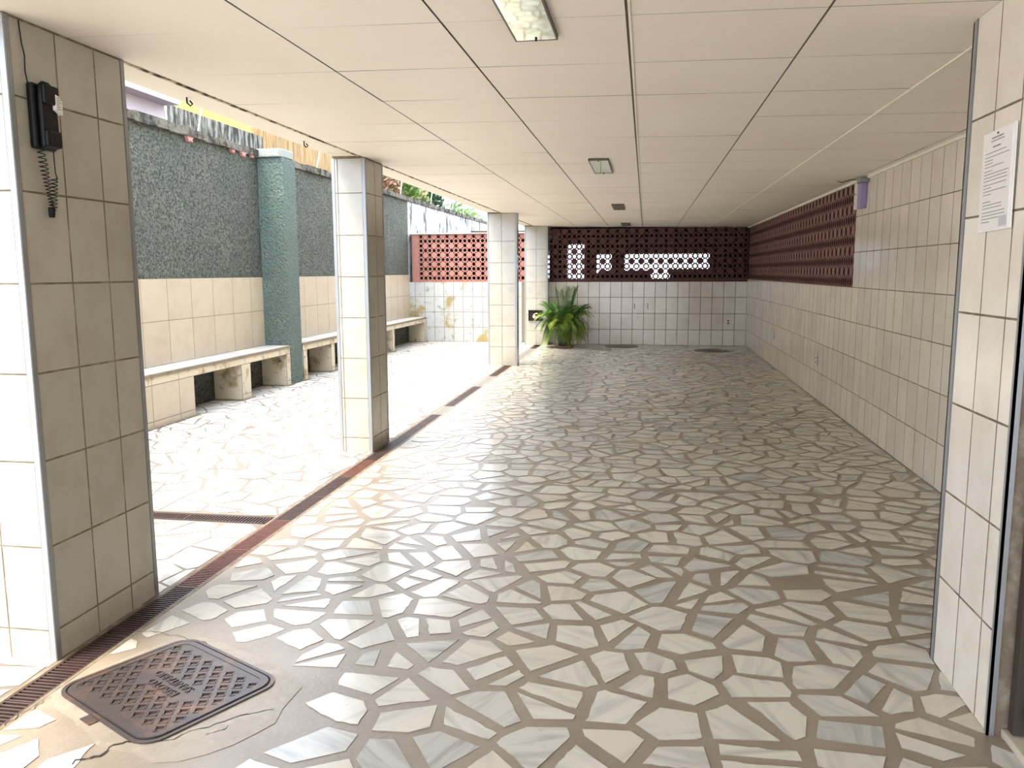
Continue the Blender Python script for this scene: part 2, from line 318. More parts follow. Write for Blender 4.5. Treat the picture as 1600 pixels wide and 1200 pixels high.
def paving(mb, x0, x1, y0, y1, pitchx, pitchy, gmin, gmax, mi, skip=None, z=0.0, short=0.045, drop=0.0):
    nx = max(1, round((x1 - x0) / pitchx)); ny = max(1, round((y1 - y0) / pitchy)); pitch = math.sqrt(pitchx * pitchy)
    dx = (x1 - x0) / nx; dy = (y1 - y0) / ny; S = {}
    for i in range(-1, nx + 1):
        for j in range(-1, ny + 1):
            S[i, j] = (x0 + (i + 0.5 + frng.uniform(-0.44, 0.44) + (0.5 if j % 2 else 0) * 0.8) * dx, y0 + (j + 0.5 + frng.uniform(-0.42, 0.42)) * dy)
    for (i, j), s in S.items():
        p = [(x0, y0), (x1, y0), (x1, y1), (x0, y1)]
        p = [(max(x0, s[0] - 1), max(y0, s[1] - 1)), (min(x1, s[0] + 1), max(y0, s[1] - 1)), (min(x1, s[0] + 1), min(y1, s[1] + 1)), (max(x0, s[0] - 1), min(y1, s[1] + 1))]
        if p[0][0] >= p[1][0] or p[0][1] >= p[2][1]: continue
        for a in range(-3, 4):
            for b in range(-2, 3):
                if (a, b) == (0, 0): continue
                q = S.get((i + a, j + b))
                if not q: continue
                ax, ay = q[0] - s[0], q[1] - s[1]
                p = clip(p, ax, ay, ax * (q[0] + s[0]) / 2 + ay * (q[1] + s[1]) / 2)
                if len(p) < 3: break
            if len(p) < 3: break
        if len(p) < 3: continue
        parts = [p]
        A = area(p)
        if A > pitch * pitch * 1.35 or (A > pitch * pitch and frng.random() < 0.35):
            cx = sum(q[0] for q in p) / len(p); cy = sum(q[1] for q in p) / len(p); th = frng.uniform(0, math.pi)
            n = (math.cos(th), math.sin(th)); d = n[0] * cx + n[1] * cy + frng.uniform(-.02, .02)
            parts = [clip(p, n[0], n[1], d), clip(p, -n[0], -n[1], -d)]
        for p in parts:
            if len(p) < 3: continue
            p = merge_short(p, short)
            q = p
            for k in range(len(p)):
                a, b = p[k], p[(k + 1) % len(p)]
                l = math.hypot(b[0] - a[0], b[1] - a[1])
                if l < 1e-6: continue
                rot = frng.uniform(-0.10, 0.10)
                ex, ey = (b[0] - a[0]) / l, (b[1] - a[1]) / l
                ex, ey = ex * math.cos(rot) - ey * math.sin(rot), ex * math.sin(rot) + ey * math.cos(rot)
                mx_, my_ = (a[0] + b[0]) / 2, (a[1] + b[1]) / 2
                n_ = (ey, -ex); ins = frng.uniform(gmin, gmax) / 2
                q = clip(q, n_[0], n_[1], n_[0] * mx_ + n_[1] * my_ - ins)
                if len(q) < 3: break
            if len(q) < 3: continue
            q = merge_short(q, 0.012)
            if area(q) < 0.0028 or frng.random() < drop: continue
            cx = sum(v[0] for v in q) / len(q); cy = sum(v[1] for v in q) / len(q)
            if skip and (skip(cx, cy) or any(skip(*v) for v in q)): continue
            # ragged edges near the camera
            if cy < 6.5:
                r = []
                for k in range(len(q)):
                    a, b = q[k], q[(k + 1) % len(q)]; l = math.hypot(b[0] - a[0], b[1] - a[1]); n = int(l / 0.022)
                    amp = frng.choice([0.0007, 0.001, 0.0015, 0.0045]); ph = 0.0
                    r.append(a)
                    for c in range(1, n):
                        ph = 0.6 * ph + frng.uniform(-amp, amp)
                        t = c / n; r.append((a[0] + (b[0] - a[0]) * t - (b[1] - a[1]) / l * ph, a[1] + (b[1] - a[1]) * t + (b[0] - a[0]) / l * ph))
                q = r
            t = min(1, max(0, frng.gauss(0.5, 0.24))); th = frng.uniform(0, math.pi); o = (frng.uniform(0, 50), frng.uniform(0, 50))
            uv = [(o[0] + (v[0] * math.cos(th) + v[1] * math.sin(th)), o[1] + (-v[0] * math.sin(th) + v[1] * math.cos(th))) for v in q]
            zz = z + frng.uniform(0.0008, 0.0022); tx, ty = frng.gauss(0, 0.0035), frng.gauss(0, 0.0035)
            top = [(v[0], v[1], zz + 0.0006 + (v[0] - cx) * tx + (v[1] - cy) * ty) for v in q]
            mb.face(top, mi, t, uv)
            for k in range(len(q)):
                k2 = (k + 1) % len(q)
                mb.face([(q[k][0], q[k][1], z - 0.001), (q[k2][0], q[k2][1], z - 0.001), top[k2], top[k]], 0 if mi == 1 else 2, t, [uv[k], uv[k2], uv[k2], uv[k]])

MHC = Vector((-1.58, 2.385)); MHA = math.radians(-28.0)
mhu = Vector((math.cos(MHA), math.sin(MHA))); mhv = Vector((-math.sin(MHA), math.cos(MHA)))
def in_apron(x, y):
    d = Vector((x, y)) - MHC; a, b = d.dot(mhu), d.dot(mhv)
    return -0.36 < a < 0.46 and abs(b) < 0.30
def near_col(x, y): return False
DR0, DR1 = -2.075, -1.958     # long drain channel
floor = MB()
# ground slab with the drain channel let in: mortar planes round the channel
Y0 = -4.0
floor.box(DR1, XR, Y0, YB, -0.12, 0.0, 0)
floor.box(XR, 2.6, Y0, 3.0, -0.12, 0.0, 0)
floor.box(DR0, DR1, Y0, YB, -0.12, -0.05, 3)
floor.box(XW, DR0, Y0, 4.13, -0.12, 0.0, 2)
floor.box(XW, DR0, 4.27, 16.0, -0.12, 0.0, 2)
floor.box(XW, DR0, 4.13, 4.27, -0.12, -0.05, 3)
paving(floor, DR1 + 0.012, XR - 0.005, 0.6, 5.2, 0.215, 0.178, 0.020, 0.055, 1, skip=in_apron, short=0.05, drop=0.004)
paving(floor, DR1 + 0.012, XR - 0.005, 5.2, YB - 0.01, 0.215, 0.175, 0.016, 0.040, 1, short=0.05, drop=0.004)
paving(floor, XR, 2.6, 0.6, 2.44, 0.205, 0.18, 0.020, 0.05, 1)
paving(floor, XW + .02, DR0 - 0.012, 0.5, 4.12, 0.25, 0.22, 0.006, 0.022, 4)
paving(floor, XW + .02, DR0 - 0.012, 4.28, 15.98, 0.23, 0.20, 0.006, 0.020, 4)
fl = floor.build('floor', [M['mortar'], M['stone'], M['mortar_pale'], M['dark'], M['stone_out']], weld=False)
struct(fl, 'crazy paving of pale marble offcuts set in grey-brown mortar', 'floor')

# ------------------------------------------------------------------ ceiling
c = MB()
sl = Vector((1, 0, -0.0135)).normalized()
OX = -2.10
YC = -4.5
c.prism([(0, 0), (0, 0.30), (XR + 0.2 - OX, 0.30), (XR + 0.2 - OX, 0)], (OX, YC, ceil_z(OX) + 0.004), sl, (0, 0, 1), (0, YB + 0.2 - YC, 0), 0)
us = [0.0] + [x - OX for x in (-1.305, -0.695, -0.075, 0.555, 1.165, 1.80)] + [XR - OX]
vsr = [0.0] + [2.80 - YC + 0.615 * k for k in range(-12, 22) if 0.1 < 2.80 - YC + 0.615 * k < YB - YC - 0.1] + [YB - YC]
crng = random.Random(3)
O = Vector((OX, YC, ceil_z(OX) + 0.004))
for i in range(len(us) - 1):
    for j in range(len(vsr) - 1):
        gu = 0.0035 if i not in (2, 3) else 0.0045
        gv = 0.0018 if vsr[j] + YC < 7 else 0.0010
        u0, u1, v0, v1 = us[i] + gu, us[i + 1] - gu, vsr[j] + gv, vsr[j + 1] - gv
        h = [0.006 + crng.uniform(0, 0.0018) for _ in range(4)]
        top = [O + sl * a + Vector((0, b, 0)) + Vector((0, 0, -k)) for (a, b), k in zip(((u0, v0), (u1, v0), (u1, v1), (u0, v1)), h)]
        c.face(top[::-1], 1, crng.random())
        bs = [O + sl * a + Vector((0, b, 0)) for a, b in ((u0, v0), (u1, v0), (u1, v1), (u0, v1))]
        for k in range(4): c.face([bs[k], bs[(k + 1) % 4], top[(k + 1) % 4], top[k]], 0, 0.5)
ce = struct(c.build('ceiling', [M['ceil_gap'], M['ceil']], weld=False), 'low cream painted ceiling of square boards with thin joints', 'ceiling')
# outer edge of the slab beyond the columns
s = MB()
s.box(-2.335, OX - 0.012, YC, YB + 0.4, 2.262, 2.75, 0)
s.box(OX - 0.0125, OX + 0.002, YC, YB + 0.4, 2.245, 2.75, 1)
s.build('eaves_soffit', [M['soffit'], M['mildew']], ce)
# storey above
s = MB(); s.box(-2.33, XR + 1.0, YC, YB + 0.4, 2.56, 4.2, 0)
s.build('upper_storey', M['soffit'], ce)
# raised pale cover strip
s = MB()
for x, wd in ((1.165, 0.006), (-0.066, 0.0035)):
    z = ceil_z(x) - 0.002
    s.box(x - wd, x + wd, -1.0, YB, z - 0.006, z + 0.002, 0)
s.build('cover_strip', M['soffit'], ce)

# cornice strip along right wall
s = MB(); s.box(XR - 0.022, XR, 3.0, YB, 2.178, 2.205)
struct(s.build('trim_1', M['soffit']), 'thin pale strip where the ceiling meets the long right-hand tiled wall', 'trim')

# ------------------------------------------------------------------ right wall
RZ = [0.0] + [0.30 + 0.315 * k for k in range(6)] + [2.19]
wr = MB()
YS = 7.885
wr.box(XR, XR + 0.14, 2.99, YB + .14, -0.05, SILL, 0)
wr.box(XR, XR + 0.14, 2.99, YS, SILL, 2.3, 0)
ycuts = [0.0] + [YS - 3.0 - 0.217 * k for k in range(22, -1, -1) if YS - 3.0 - 0.217 * k > 0.03] 
ycuts2 = ycuts + [YS - 3.0 + 0.217 * k for k in range(1, 40) if YS + 0.217 * k < YB - 0.03] + [YB - 3.0]
tiles(wr, (XR, 3.0, 0), (0, 1, 0), (0, 0, 1), (-1, 0, 0), ycuts, RZ, gap=0.0045)
tiles(wr, (XR, 3.0, 0), (0, 1, 0), (0, 0, 1), (-1, 0, 0), [u for u in ycuts2 if u > YS - 3.0 - 1e-3], [z for z in RZ if z < SILL + .02], gap=0.0045)
wright = struct(wr.build('wall_right', [M['grout'], M['tile']], weld=False), 'long right-hand wall of tall cream glazed tiles', 'wall')

# ------------------------------------------------------------------ back wall
wb = MB()
wb.box(-2.20, XR + 0.14, YB, YB + 0.12, -0.05, BSILL, 0)
tiles(wb, (-1.87, YB, 0), (1, 0, 0), (0, 0, 1), (0, -1, 0), [0.0] + [XR + 1.87 - 0.2105 * k for k in range(17, -1, -1)], [0, 0.295, 0.60, 0.905, BSILL], gap=0.0075)
wback = struct(wb.build('wall_back', [M['grout'], M['tile']], weld=False), 'low far wall of four rows of cream tiles under the dark screen', 'wall')
wl_ = MB()
wl_.box(XW, -2.25, 16.0, 16.10, -0.05, BSILL, 0)
tiles(wl_, (XW, 16.0, 0), (1, 0, 0), (0, 0, 1), (0, -1, 0), [0.0] + [0.13 + 0.198 * k for k in range(12)], [0, 0.295, 0.60, 0.905, BSILL], gap=0.006)
struct(wl_.build('wall_courtyard_end', [M['grout_light'], M['tile_stained']], weld=False), 'far courtyard wall of white tiles stained with ochre and black', 'wall')

# ------------------------------------------------------------------ breeze block screens
def cell(kind, r, t, l):
    """one unit square centred on 0 with slots at its corners; returns verts, tris, wall edges"""
    k = t * math.sqrt(2); h = 0.5
    poly = []
    for sx, sy in ((1, 1), (-1, 1), (-1, -1), (1, -1)):
        if kind == 'B':   # radial notches
            r2 = math.sqrt(0.5)
            cx, cy = sx * h, sy * h; dx, dy = -sx * r2, -sy * r2; px, py = -dy, dx
            pts = [(cx, cy - sy * k), (cx + dx * (l - t) + (px * t if (px * sx > 0) else -px * t), cy + dy * (l - t) + (py * t if (px * sx > 0) else -py * t)),
                   (cx + dx * l, cy + dy * l),
                   (cx + dx * (l - t) - (px * t if (px * sx > 0) else -px * t), cy + dy * (l - t) - (py * t if (px * sx > 0) else -py * t)), (cx - sx * k, cy)]
        else:
            pts = [(sx * h, sy * h - sy * k), (sx * h - sx * k, sy * h)]
        if sx * sy < 0: pts = pts[::-1]
        poly.append(pts)
    outer = [q for p in poly for q in p]; 
    bm = bmesh.new(); vo = [bm.verts.new((x, y, 0)) for x, y in outer]; edges = []
    walls = []
    for i in range(len(vo)):
        a, b = vo[i], vo[(i + 1) % len(vo)]; edges.append(bm.edges.new((a, b)))
        onb = any(abs(abs(a.co[q]) - h) < 1e-6 and abs(a.co[q] - b.co[q]) < 1e-6 for q in (0, 1))
        if not onb: walls.append(((a.co.x, a.co.y), (b.co.x, b.co.y)))
    if kind != 'X':
        n = 14
        vi = [bm.verts.new((r * math.cos(2 * math.pi * q / n), r * math.sin(2 * math.pi * q / n), 0)) for q in range(n)]
        for i in range(n):
            a, b = vi[i], vi[(i + 1) % n]; edges.append(bm.edges.new((a, b))); walls.append(((b.co.x, b.co.y), (a.co.x, a.co.y)))
    bmesh.ops.triangle_fill(bm, edges=edges, use_beauty=True)
    tris = []
    for f in bm.faces:
        q = [(v.co.x, v.co.y) for v in f.verts]
        if area(q) < 0: q = q[::-1]
        tris.append(q)
    bm.free()
    return tris, walls
VAR = {'fine': (0.345, 0.085, 0.215), 'open': (0.39, 0.10, 0.24), 'wide': (0.42, 0.11, 0.255)}
CELLS = {(v, k): cell(k, *VAR[v]) for v in VAR for k in 'ABX'}
def screen(mb, O, U, V, W, nu, nv, pu, pv, var='open', off=0, mi=0):
    O, U, V, W = map(Vector, (O, U, V, W))
    flip = U.cross(V).dot(W) > 0
    for i in range(nu):
        for j in range(nv):
            a, b = (i + off) % 2, j % 2
            k = 'A' if (a, b) == (0, 0) else ('X' if (a, b) == (1, 1) else 'B')
            tris, walls = CELLS[var, k]; cx, cy = (i + 0.5), (j + 0.5)
            P = lambda q, d=0: O + U * ((q[0] + cx) * pu) + V * ((q[1] + cy) * pv) + W * d
            inset = 0.0 if k != 'X' else 0.0
            for tr in tris:
                f = [P(q) for q in tr]; g = [P(q, 1) for q in tr]
                mb.face(f[::-1] if flip else f, mi); mb.face(g if flip else g[::-1], mi)
            for p, q in walls:
                f = [P(p), P(q), P(q, 1), P(p, 1)]
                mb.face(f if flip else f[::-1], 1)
TH = 0.085
sb = MB()
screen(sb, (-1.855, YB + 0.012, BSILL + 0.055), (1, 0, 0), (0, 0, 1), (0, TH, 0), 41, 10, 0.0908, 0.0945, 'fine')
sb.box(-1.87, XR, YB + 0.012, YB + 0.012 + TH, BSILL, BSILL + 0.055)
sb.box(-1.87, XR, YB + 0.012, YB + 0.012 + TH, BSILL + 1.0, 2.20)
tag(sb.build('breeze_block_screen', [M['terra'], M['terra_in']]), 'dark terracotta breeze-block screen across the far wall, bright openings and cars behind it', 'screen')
sr = MB()
screen(sr, (XR + 0.012, YS + 0.003, SILL + 0.012), (0, 1, 0), (0, 0, 1), (TH, 0, 0), 86, 10, 0.0909, 0.0945, 'wide')
sr.box(XR + 0.012, XR + 0.012 + TH, YS, YB, SILL, SILL + 0.012)
sr.box(XR + 0.012, XR + 0.012 + TH, YS, YB, SILL + 0.957, 2.197)
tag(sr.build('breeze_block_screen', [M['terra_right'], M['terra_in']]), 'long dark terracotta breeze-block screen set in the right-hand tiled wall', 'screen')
sL = MB()
screen(sL, (-4.50, 16.005, BSILL + 0.03), (1, 0, 0), (0, 0, 1), (0, TH, 0), 29, 10, 0.0898, 0.0915)
sL.box(-4.64, -4.50, 15.995, 16.09, BSILL, 2.145); sL.box(-4.50, -1.87, 16.005, 16.09, BSILL, BSILL + 0.03)
lscr = tag(sL.build('breeze_block_screen', [M['terra_pink'], M['terra_right']]), 'sunlit pink terracotta breeze-block screen at the far end of the courtyard', 'screen')  # browner second material paints shade onto the hole walls
s = MB(); s.box(-4.68, -1.87, 15.97, 16.12, 2.147, 2.165)
s.build('ledge', M['soffit'], lscr)

# ------------------------------------------------------------------ courtyard wall
gw = MB(); gw.box(XW - 0.18, XW, 0.5, 16.0, -0.05, 2.80)
wleft = struct(gw.build('wall_left', M['green']), 'rough green rendered courtyard wall on the left', 'wall')
# coping with broken edges
s = MB(); rr = random.Random(9); y = 0.5
while y < 31.0:
    y2 = min(31.0, y + rr.uniform(0.10, 0.32)); d = rr.choice([0.05, 0.055, 0.05, 0.045, 0.03])
    s.box(XW - 0.22, XW + d, y, y2, 2.80 + rr.uniform(-0.004, 0.004), 2.885 + rr.uniform(-0.012, 0.006)); y = y2
s.build('wall_coping', M['coping'], wleft)
# pale mouldy length of wall beyond the courtyard
s = MB(); s.box(XW - 0.18, XW + 0.005, 16.0, 31.0, -0.05, 2.80)
struct(s.build('wall_beyond', M['mouldwall']), 'white plastered wall streaked with black mould above the pink screen', 'wall')
# broken plaster bits hanging under the coping
s = MB()
for yy, q in ((8.05, 1), (8.95, .7), (9.2, .9), (9.42, .6)):
    s.prism([(-.07 * q, .0), (.06 * q, 0), (.03 * q, -.03 * q), (.035 * q, -.055 * q), (-.01, -.04 * q), (-.03 * q, -.055 * q)], (XW + 0.004, yy, 2.80), (0, 1, 0), (0, 0, 1), (0.035, 0, 0))
s.build('broken_plaster', M['saucer'], wleft)
# tiled dado
DZ = [0.0, 0.42, 0.93, 1.345]
dz = MB()
def dado(y0, y1, off):
    dz.box(XW, XW + 0.012, y0, y1, 0.40, 1.345, 0)
    tiles(dz, (XW + 0.012, y0, 0), (0, 1, 0), (0, 0, 1), (1, 0, 0), steps(0, y1 - y0, 0.437, off), [0.495, 0.93, 1.345], gap=0.004)
dado(2.0, 9.58, 0.25); dado(9.98, 16.0, 0.40)
dz.build('tile_dado', [M['grout_light'], M['tile_warm']], wleft, weld=False)
# pilaster
s = MB(); s.box(XW, -4.37, 9.56, 9.92, -0.02, 2.79)
pil = bevel(s.build('pilaster', M['green2'], wleft), 0.02)
s = MB(); s.prism([(0, 0), (0.37, 0.0), (0.41, 0.06), (0.41, 0.32), (0.37, 0.40), (0, 0.40)], (XW - 0.06, 9.53, 2.79), (1, 0, 0), (0, 1, 0), (0, 0, 0.10))
bevel(s.build('pilaster_cap', M['capst'], wleft), 0.012)
# fence posts of the missing wire on top of the wall
for k, (yy, lean) in enumerate(((8.28, .13), (11.46, .2), (15.6, .16), (17.9, .16), (21.2, .16))):
    s = MB(); s.tube([(XW - 0.03, yy, 2.80), (XW - 0.03, yy + lean * 0.6, 3.00), (XW - 0.03, yy + lean, 3.165), (XW + 0.02, yy + lean + .12, 3.17)], 0.008)
    tag(s.build('wire_post', M['wood']), ['thin white leaning wire post on the wall in front of the black-streaked wall', 'thin white leaning wire post on the wall in front of the ochre wall',
        'thin white wire post on the coping among the red-leaved shrubs', 'thin white wire post on the coping left of the fan palm', 'thin white wire post on the coping at the right end of the fan palm'][k], 'post', 'wire posts along the top of the courtyard wall')

# ------------------------------------------------------------------ benches
BX0, BX1 = XW + 0.012, -4.375
def bench(y0, y1, openings, label, legs_w, solid_to=None):
    t = thing('tiled_bench', label, 'bench', (BX0, y0, 0))
    o = Vector((BX0, y0, 0))
    s = MB(); s.box(0, BX1 - BX0 + 0.012, 0, y1 - y0, 0.468, 0.495, 0)
    tiles(s, (0.006, 0, 0.495), (1, 0, 0), (0, 1, 0), (0, 0, 1), [0, BX1 - BX0 - 0.012], steps(0, y1 - y0, 0.437, 0.3), gap=0.004)
    s.build('seat', [M['grout_light'], M['stone_out']], t, weld=False)
    s = MB(); s.box(0, BX1 - BX0, 0.01, y1 - y0 - 0.01, 0.395, 0.468, 0)
    tiles(s, (BX1 - BX0, 0, 0), (0, 1, 0), (0, 0, 1), (1, 0, 0), steps(0, y1 - y0, 0.437, 0.06), [0.395, 0.468], gap=0.004)
    s.build('apron', [M['grout_light'], M['tile_bench']], t, weld=False)
    for a, b, ins in legs_w:
        s = MB(); s.box(0.0, BX1 - BX0 - ins, a - y0, b - y0, 0.0, 0.395, 0)
        cuts = steps(a - y0, b - y0, 0.437, 0.06) if b - a > 0.5 else [a - y0, b - y0]
        tiles(s, (BX1 - BX0 - ins, 0, 0), (0, 1, 0), (0, 0, 1), (1, 0, 0), cuts, [0, 0.065, 0.395], gap=0.004)
        tiles(s, (0, a - y0, 0), (1, 0, 0), (0, 0, 1), (0, -1, 0), [0, BX1 - BX0 - ins], [0, 0.395], gap=0.004)
        s.build('leg', [M['grout_light'], M['tile_bench'] if b - a < 0.5 else M['tile_warm']], t, weld=False)
        s = MB(); s.box(0.0, BX1 - BX0 + 0.03, a - y0 - 0.03, b - y0 + 0.04, 0.0, 0.012)
        s.build('footing', M['grout'], t)
    return t
bench(2.2, 9.55, None, 'long tiled masonry bench along the green wall, solid box front then two open bays', [(2.2, 7.33, 0), (8.29, 8.50, 0.0), (9.44, 9.55, 0.0)])
bench(9.93, 15.98, None, 'tiled masonry bench beyond the green pilaster, running to the far courtyard wall', [(9.95, 10.07, 0), (10.9, 11.03, 0.0), (12.5, 12.62, 0), (13.75, 13.87, 0), (15.86, 15.98, 0)])

# ------------------------------------------------------------------ columns
def colz(top): return [0.0] + [0.115 + 0.3125 * k for k in range(7) if 0.115 + 0.3125 * k < top - .02] + [top]
def column(x0, x1, y0, y1, fx, sy, label, top=2.30, zc=None, trim=(True, True, True)):
    """fx: vertical joints on the camera-facing face, sy: on the hall-facing face (absolute)"""
    t = thing('tiled_column', label, 'column', ((x0 + x1) / 2, (y0 + y1) / 2, 0))
    c0 = Vector(((x0 + x1) / 2, (y0 + y1) / 2, 0)); zc = zc or colz(2.245)
    def L(x, y, z): return (x - c0.x, y - c0.y, z)
    s = MB()
    a = L(x0, y0, 0); b = L(x1, y1, 0)
    s.box(a[0] + .002, b[0] - .002, a[1] + .002, b[1] - .002, 0, top, 0)
    tw = 0.022
    tiles(s, L(x0, y0 + .002, 0), (1, 0, 0), (0, 0, 1), (0, -1, 0), [tw if trim[0] else 0] + [q - x0 for q in fx] + [x1 - x0 - tw], zc, gap=0.004)
    tiles(s, L(x1 - .002, y0, 0), (0, 1, 0), (0, 0, 1), (1, 0, 0), [tw] + [q - y0 for q in sy] + [y1 - y0 - tw], zc, gap=0.005)
    tiles(s, L(x0 + .002, y0, 0), (0, 1, 0), (0, 0, 1), (-1, 0, 0), [tw] + [q - y0 for q in sy] + [y1 - y0 - tw], zc, gap=0.005)
    tiles(s, L(x0, y1 - .002, 0), (1, 0, 0), (0, 0, 1), (0, 1, 0), [tw] + [q - x0 for q in fx] + [x1 - x0 - tw], zc, gap=0.004)
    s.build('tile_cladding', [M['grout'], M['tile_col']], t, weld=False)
    for k, (cx, cy, sx, sy_) in enumerate(((x1, y0, -1, 1), (x1, y1, -1, -1), (x0, y0, 1, 1))):
        s = MB(); p = L(cx, cy, 0)
        q = L(cx + sx * tw, cy + sy_ * 0.004, 0); r = L(cx + sx * 0.004, cy + sy_ * tw, 0)
        s.box(min(p[0], q[0]) , max(p[0], q[0]), min(p[1] - .002 * sy_, q[1]), max(p[1] - .002 * sy_, q[1]), 0.0, 2.245)
        s.box(min(p[0] - sx * .002, r[0]), max(p[0] - sx * .002, r[0]), min(p[1], r[1]), max(p[1], r[1]), 0.0, 2.245)
        s.build('corner_trim', M['alu'], t)
    return t, c0
col1, c1o = column(-2.50, -2.09, 2.49, 3.12, [-2.275], [2.728, 2.938], 'nearest tiled column at the left edge, black intercom handset hanging on it')
col2, _ = column(-2.345, -2.085, 5.975, 6.395, [-2.30], [6.20], 'second tiled column with one broad tile per row beside the drain')
col3, _ = column(-2.315, -1.875, 11.95, 12.12, [-2.10], [], 'third tiled column standing over the drain line', zc=[0] + [0.285 + 0.3115 * k for k in range(6)] + [2.245])
col4, _ = column(-2.27, -1.83, 15.42, 15.78, [-2.045], [15.6], 'farthest tiled column with a black recessed box, behind the potted palm', zc=[0] + [0.28 + 0.307 * k for k in range(6)] + [2.245])

# right pillar with notice
PZ = [0.0] + [0.012 + 0.3115 * k for k in range(1, 7)] + [2.21]
t = thing('tiled_pillar', 'cream tiled pillar at the right edge with a notice taped on it', 'pillar', (1.46, 2.75, 0))
s = MB(); s.box(1.052 - 1.46, XR + .1 - 1.46, 2.502 - 2.75, 2.998 - 2.75, 0, 2.3, 0)
tiles(s, (1.052 - 1.46, 2.50 - 2.75, 0), (0, 1, 0), (0, 0, 1), (-1, 0, 0), [0.018, 0.105, 0.29, 0.475], PZ, gap=0.005)
tiles(s, (1.05 - 1.46, 2.998 - 2.75, 0), (1, 0, 0), (0, 0, 1), (0, 1, 0), [0.02, 0.22, 0.42, 0.62, 0.81], PZ, gap=0.005)
s.build('tile_cladding', [M['grout'], M['tile']], t, weld=False)
s = MB(); s.box(1.046 - 1.46, 1.068 - 1.46, 0.245, 0.2535, 0, 2.2); s.box(1.046 - 1.46, 1.052 - 1.46, 0.228, 0.2535, 0, 2.2); s.build('corner_trim', M['alu'], t)
s = MB(); s.box(1.046 - 1.46, 1.052 - 1.46, -0.2535, -0.232, 0.0, 2.2); s.box(1.046 - 1.46, 1.066 - 1.46, -0.2535, -0.245, 0, 2.2); s.build('corner_trim', M['alu'], t)
# doorway beside the pillar: dark door with iron grille
d = MB(); d.box(1.10, 2.62, 2.455, 2.49, 0.03, 2.22, 0)
dr = struct(d.build('door_1', M['gateback']), 'dark door behind a black iron grille beside the right pillar', 'door')
s = MB()
for k in range(9): s.box(1.13 + 0.16 * k, 1.15 + 0.16 * k, 2.425, 2.445, 0.05, 2.15)
for k in range(9): s.box(1.12, 2.6, 2.428, 2.442, 0.10 + 0.25 * k, 0.12 + 0.25 * k)
for k in range(8):
    for q in range(7):
        cx, cz = 1.22 + 0.16 * k, 0.235 + 0.25 * q
        pts = [(cx + 0.06 * math.cos(a * math.pi / 6), 2.435, cz + 0.06 * math.sin(a * math.pi / 6)) for a in range(13)]
        s.tube(pts, 0.005, 4, cap=False)
s.build('grille', M['gate'], dr)
s = MB(); s.box(1.085, 2.6, 2.33, 2.50, 0.0, 0.025)
bevel(s.build('threshold', M['threshold'], dr), 0.005)
# unseen near enclosure
s = MB(); s.box(2.6, 2.74, YC, 2.6, -0.05, 2.3)
struct(s.build('wall_right_near', M['tile']), 'plain pale wall right of the camera', 'wall')
s = MB(); s.box(XR, 2.7, YC, 3.0, 2.19, 2.3); s.build('near_ceiling', M['ceil'], ce)

# ------------------------------------------------------------------ drain grates
def grate_mesh(Lg, Wd, m_):
    s = MB(); n = int(Lg / 0.0195); r = 0.009
    s.box(-Wd / 2, -Wd / 2 + r, 0.002, Lg - 0.002, -0.018, 0.0); s.box(Wd / 2 - r, Wd / 2, 0.002, Lg - 0.002, -0.018, 0.0)
    for k in range(n + 1):
        y = 0.002 + k * (Lg - 0.012) / n; s.box(-Wd / 2 + r, Wd / 2 - r, y, y + 0.0075, -0.016, -0.001)
    s.box(-0.004, 0.004, 0.002, Lg - 0.002, -0.02, -0.008)
    return s
protos = {}
def grate(x, y, rz, Lg, key, label, grp):
    if (key, Lg) not in protos:
        o = grate_mesh(Lg, 0.112, M[key]).build('drain_grate', M[key]); protos[key, Lg] = o
    else:
        o = protos[key, Lg].copy(); C.objects.link(o)
    o.location = (x, y, 0.0); o.rotation_euler = (0, 0, rz); tag(o, label, 'drain grate', grp); return o
grey_idx = {12, 16, 17, 21, 22, 23, 24, 25}
for k in range(27):
    y = 1.72 + 0.5 * k
    if y + 0.5 > YB: break
    key = 'greygrate' if k in grey_idx else ('rust_red' if k in (3, 4, 7) else 'rust')
    if key == 'greygrate' and 12 <= k <= 17:
        lab = 'grey replacement grating in the long floor drain, between the second and third columns'
    elif key == 'greygrate': lab = 'grey drain grating beyond the third column'
    elif key == 'rust_red': lab = 'reddish-brown grating of the long floor drain between the first two columns'
    else: lab = 'dark brown grating section of the long floor drain beside the columns'
    if key == 'rust':
        lab = {0: 'dark brown drain grating at the bottom left corner, nearest the camera', 1: 'dark brown drain grating between manhole cover and nearest column',
               2: 'dark brown drain grating at the far corner of the nearest column', 5: 'dark brown drain grating just past the side drain junction, before the red one', 6: 'dark brown drain grating just before the reddish one short of the second column',
               8: 'dark brown drain grating shaded at the front corner of the second column', 9: 'dark brown drain grating at the rear corner of the second column',
               20: 'dark brown drain grating touching the foot of the third column'}.get(k, 'dark brown drain grating between the second and third columns')
    elif key == 'rust_red':
        lab = {3: 'reddish drain grating directly behind the nearest column', 4: 'reddish drain grating ending at the side drain junction', 7: 'reddish drain grating in front of the second column'}[k]
    elif k <= 17: lab = {12: 'pale grey drain grating halfway along, nearer of the grey ones between second and third columns', 16: 'pale grey drain grating, first of the pair short of the third column', 17: 'pale grey drain grating, farther of the pair short of the third column'}[k]
    grate((DR0 + DR1) / 2, y, 0, 0.5, key, lab, 'gratings of the long drain: ' + key.replace('greygrate', 'grey').replace('rust_red', 'reddish').replace('rust', 'brown') + (' far' if (key == 'greygrate' and k > 17) else ''))
for k in range(4):
    grate(-2.10 - 0.5 * k, 4.20, math.pi / 2, 0.5, 'rust', 'dark brown grating of the short side drain crossing the courtyard', 'gratings of the side drain')
